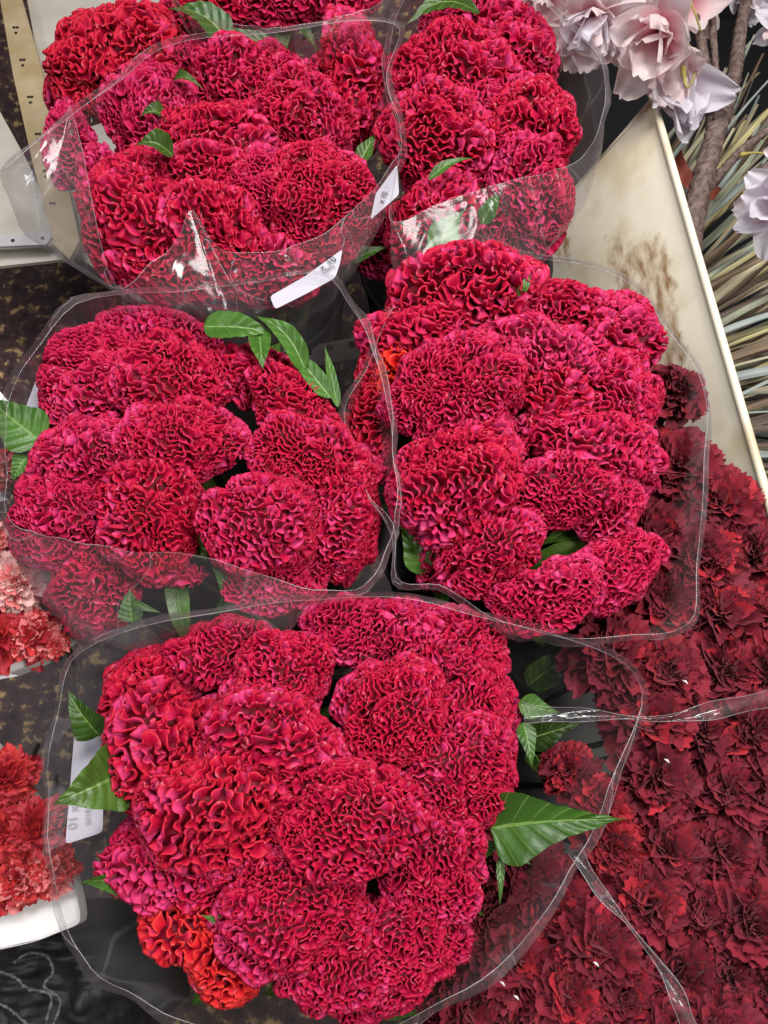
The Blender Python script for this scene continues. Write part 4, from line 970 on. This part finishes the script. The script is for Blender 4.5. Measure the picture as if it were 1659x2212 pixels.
def blossom(x, y, z, rpx, axis, n, white, spread, seed):
    rs = np.random.RandomState(seed); p = P(x, y, z); L = rpx*mpp(p)
    nz = unit(np.array(axis, float)); ex = unit(np.cross([.13, 1, .2], nz)); ey = np.cross(nz, ex)
    RM = Matrix((ex, ey, nz)).transposed(); inv = Vector(p)-wloc(br)
    bl = bpy.data.objects.new('blossom', None); C.objects.link(bl); bl.parent = br; bl.location = inv; bl.empty_display_size = .01
    for i in range(n):
        f = i/max(1, n-1); az = i*2.4+rs.uniform(-.3, .3); el = math.radians(spread[0]+(spread[1]-spread[0])*f+rs.uniform(-8, 8))
        o = link('petal', (BW if rs.rand() < white else BP)[rs.randint(3)], bl)
        rot = Matrix.Rotation(az, 3, 'Z') @ Matrix.Rotation(el+rs.uniform(-.2, .2), 3, 'X') @ Matrix.Rotation(rs.uniform(-.6, .6), 3, 'Y')
        s = L*rs.uniform(.85, 1.12); o.matrix_local = (RM @ rot).to_4x4() @ Matrix.Diagonal((s*rs.uniform(.8, 1.1), s, s*rs.uniform(.7, 1.4), 1))
    V, F = tube([np.array(p), np.array(p)-nz*L*.14, np.array(p)-nz*L*.34, np.array(p)-nz*L*.6+np.array([0, .004, 0])], [.0030, .0042, .0018, .0012], 8)
    obj('calyx', V, F, M['bud'], bl)
blossom(1272, 38, .565, 126, (-.05, -1, .12), 19, .1, (88, 40), 1)
blossom(1430, 66, .575, 134, (-.45, -.85, .10), 12, .1, (84, 28), 2)
blossom(1170, -12, .55, 112, (-.1, -.9, .3), 14, .1, (80, 20), 3)
blossom(1360, -20, .55, 112, (.1, -.8, .4), 14, .1, (78, 5), 4)
blossom(1440, 130, .535, 128, (-.05, -1, .1), 9, .25, (88, 62), 5)
blossom(1462, 165, .52, 144, (.05, -1, .05), 6, 1.0, (86, 66), 15)
blossom(1470, 0, .54, 112, (.3, -.6, .6), 12, .3, (70, 0), 6)
blossom(1700, 440, .52, 112, (-.75, -.35, .4), 13, .55, (80, 5), 7)
blossom(1600, -10, .50, 80, (.2, -.9, .3), 9, .7, (80, 30), 8)
blossom(1690, 60, .52, 63, (-.6, -.5, .5), 8, .5, (75, 0), 9)
blossom(1700, 350, .52, 58, (-.6, -.1, .5), 7, .5, (75, 10), 10)
for pts_ in ([P(1415, 62, .58), P(1450, 60, .575), P(1480, 85, .56), P(1505, 125, .53)], [P(1475, 145, .57), P(1485, 190, .565), P(1505, 150, .55)],
             [P(1600, 335, .49), P(1630, 330, .50), P(1680, 335, .51)], [P(1485, -10, .57), P(1500, 25, .56), P(1515, 70, .54)]):
    V, F = tube(catmull(pts_, 12), np.array([.0032, .0034, .003, .002, .0016, .0014, .0013, .0013, .0013, .0013, .0013, .0013]), 8); obj('bud_stalk', V, F, M['bud'], br)

# ---------------------------------------------------------------- crates at upper left
def slab(name, label, cat, pts, z, th, mat, holes=(), zs=None):
    zs = zs or [z]*len(pts); poly = [P(x, y, zz) for (x, y), zz in zip(pts, zs)]
    t = thing(name, label, cat, poly[0]); V, F = prism(poly, th); obj('panel', V, F, mat, t, smooth=False)
    for (x, y, rp, zz) in holes:
        c = P(x, y, zz); r = rp*mpp(c); k = 12
        V, F = prism([c+np.array([math.cos(a)*r, math.sin(a)*r, .0012]) for a in np.linspace(0, 2*math.pi, k, endpoint=False)], .0009); obj('hole', V, F, M['hole'], t, smooth=False)
    return t
slab('crate_wall', 'greyish cream crate wall behind the scarlet cockscomb at upper left', 'crate', [(48, -60), (430, -60), (430, 620), (300, 650), (178, 560), (160, 480), (95, 200)], .26, .006, M['cream'])
hl = [(38, 142, 5), (42, 152, 5), (62, 212, 5), (66, 222, 5), (88, 348, 5), (92, 358, 5), (30, 128, 4), (72, 245, 5), (115, 455, 6), (134, 540, 5)]
slab('crate_rail', 'tan plastic rail with pairs of small holes along the cream crate', 'rail', [(-10, -60), (30, -60), (90, 150), (140, 370), (172, 520), (150, 560), (118, 530), (70, 350), (28, 160)], .30, .01, M['rail'],
     [(18+y*.21+dx, y, 3.4, .30) for y in (60, 130, 210, 290, 370, 440) for dx in (0, 7)]+[(22+y*.21, y+12, 3.4, .30) for y in (60, 130, 210, 290, 370)])
slab('crate_wall', 'cream crate corner with a white holed slat at the left edge', 'crate', [(-60, 170), (-5, 232), (60, 350), (118, 480), (140, 560), (0, 575), (-60, 575)], .24, .006, M['cream'])
slab('holed_slat', 'short white slat with two holes at the left edge above the floor', 'slat', [(-40, 512), (100, 502), (112, 512), (100, 528), (-40, 534)], .27, .004, M['slat'], [(28, 520, 4, .27), (92, 515, 4, .27)])
slab('holed_slat', 'white slat with round holes seen through film behind the green leaves', 'slat', [(560, 792), (600, 760), (770, 728), (800, 735), (795, 765), (640, 795)], .30, .005, M['slat'], [(668, 762, 8, .30), (712, 752, 8, .30), (760, 745, 8, .30)])
slab('holed_slat', 'cream tray end with a hole beside the stained planter', 'tray', [(1110, 560), (1155, 545), (1152, 600), (1120, 640)], .42, .01, M['cream'], [(1140, 572, 5, .42)])

# ---------------------------------------------------------------- black bag and cords, bottom left
bp = [P(-60, 2060, .40), P(90, 2050, .42), P(200, 2040, .40), P(270, 2120, .36), P(250, 2260, .34), P(-60, 2280, .36)]
n, m = 40, 40
Gq = quad_grid(P(-80, 2020, .38), P(250, 2020, .38), P(250, 2300, .34), P(-80, 2300, .34), n, m)
s, t_ = np.meshgrid(np.linspace(0, 1, n), np.linspace(0, 1, m), indexing='ij')
hh = np.array([[mnoise.noise(Vector((a*4, b*4, 1)))*.02+abs(mnoise.noise(Vector((a*9, b*7, 5))))*.02 for b in t_[0]] for a in s[:, 0]])
ed = np.minimum(np.minimum(s, 1-s), np.minimum(t_, 1-t_))
Gq[..., 2] += hh+.03*np.minimum(1, ed*6)-.03
bg = thing('black_bag', 'crumpled black fabric bag in the bottom left corner', 'bag', P(80, 2150, .05))
V = Gq.reshape(-1, 3); Vb = V.copy(); Vb[:, 2] = .05; k = n*m
F = [list(map(int, r)) for r in grid_faces(n, m)]; F += [[k+q for q in r][::-1] for r in F[:]]
edge = [i*m for i in range(n)]+[(n-1)*m+j for j in range(1, m)]+[i*m+m-1 for i in range(n-2, -1, -1)]+[j for j in range(m-2, 0, -1)]
F += [[edge[i], edge[(i+1) % len(edge)], k+edge[(i+1) % len(edge)], k+edge[i]] for i in range(len(edge))]
obj('bag_body', np.vstack([V, Vb]), F, M['bag'], bg)
for (lab, pts_, r) in [('grey wired cord lying left on the black bag', [(-20, 2095), (30, 2110), (60, 2135), (110, 2150), (100, 2212), (120, 2240)], .0016),
                       ('grey wired cord looping right on the black bag', [(30, 2080), (60, 2060), (100, 2065), (115, 2100), (95, 2130), (130, 2160), (115, 2215)], .0016),
                       ('short grey cord at the bottom left corner', [(-20, 2160), (20, 2180), (60, 2215), (80, 2250)], .0014)]:
    path = catmull([P(x, y, .425) for x, y in pts_], 60); path[:, 2] += np.random.RandomState(3).uniform(-.001, .001, 60)
    V, F = tube(path, r*(1+.3*np.sin(np.arange(60)*1.3)), 7); tag(obj('wired_cord', V, F, M['cord']), lab, 'cord')

# ---------------------------------------------------------------- floor
V, F = prism([(-6, -6, 0), (6, -6, 0), (6, 8, 0), (-6, 8, 0)], .05)
tag(obj('floor', V, F, floor_material(), smooth=False), 'dark brown floor speckled with gold', None, kind='structure')
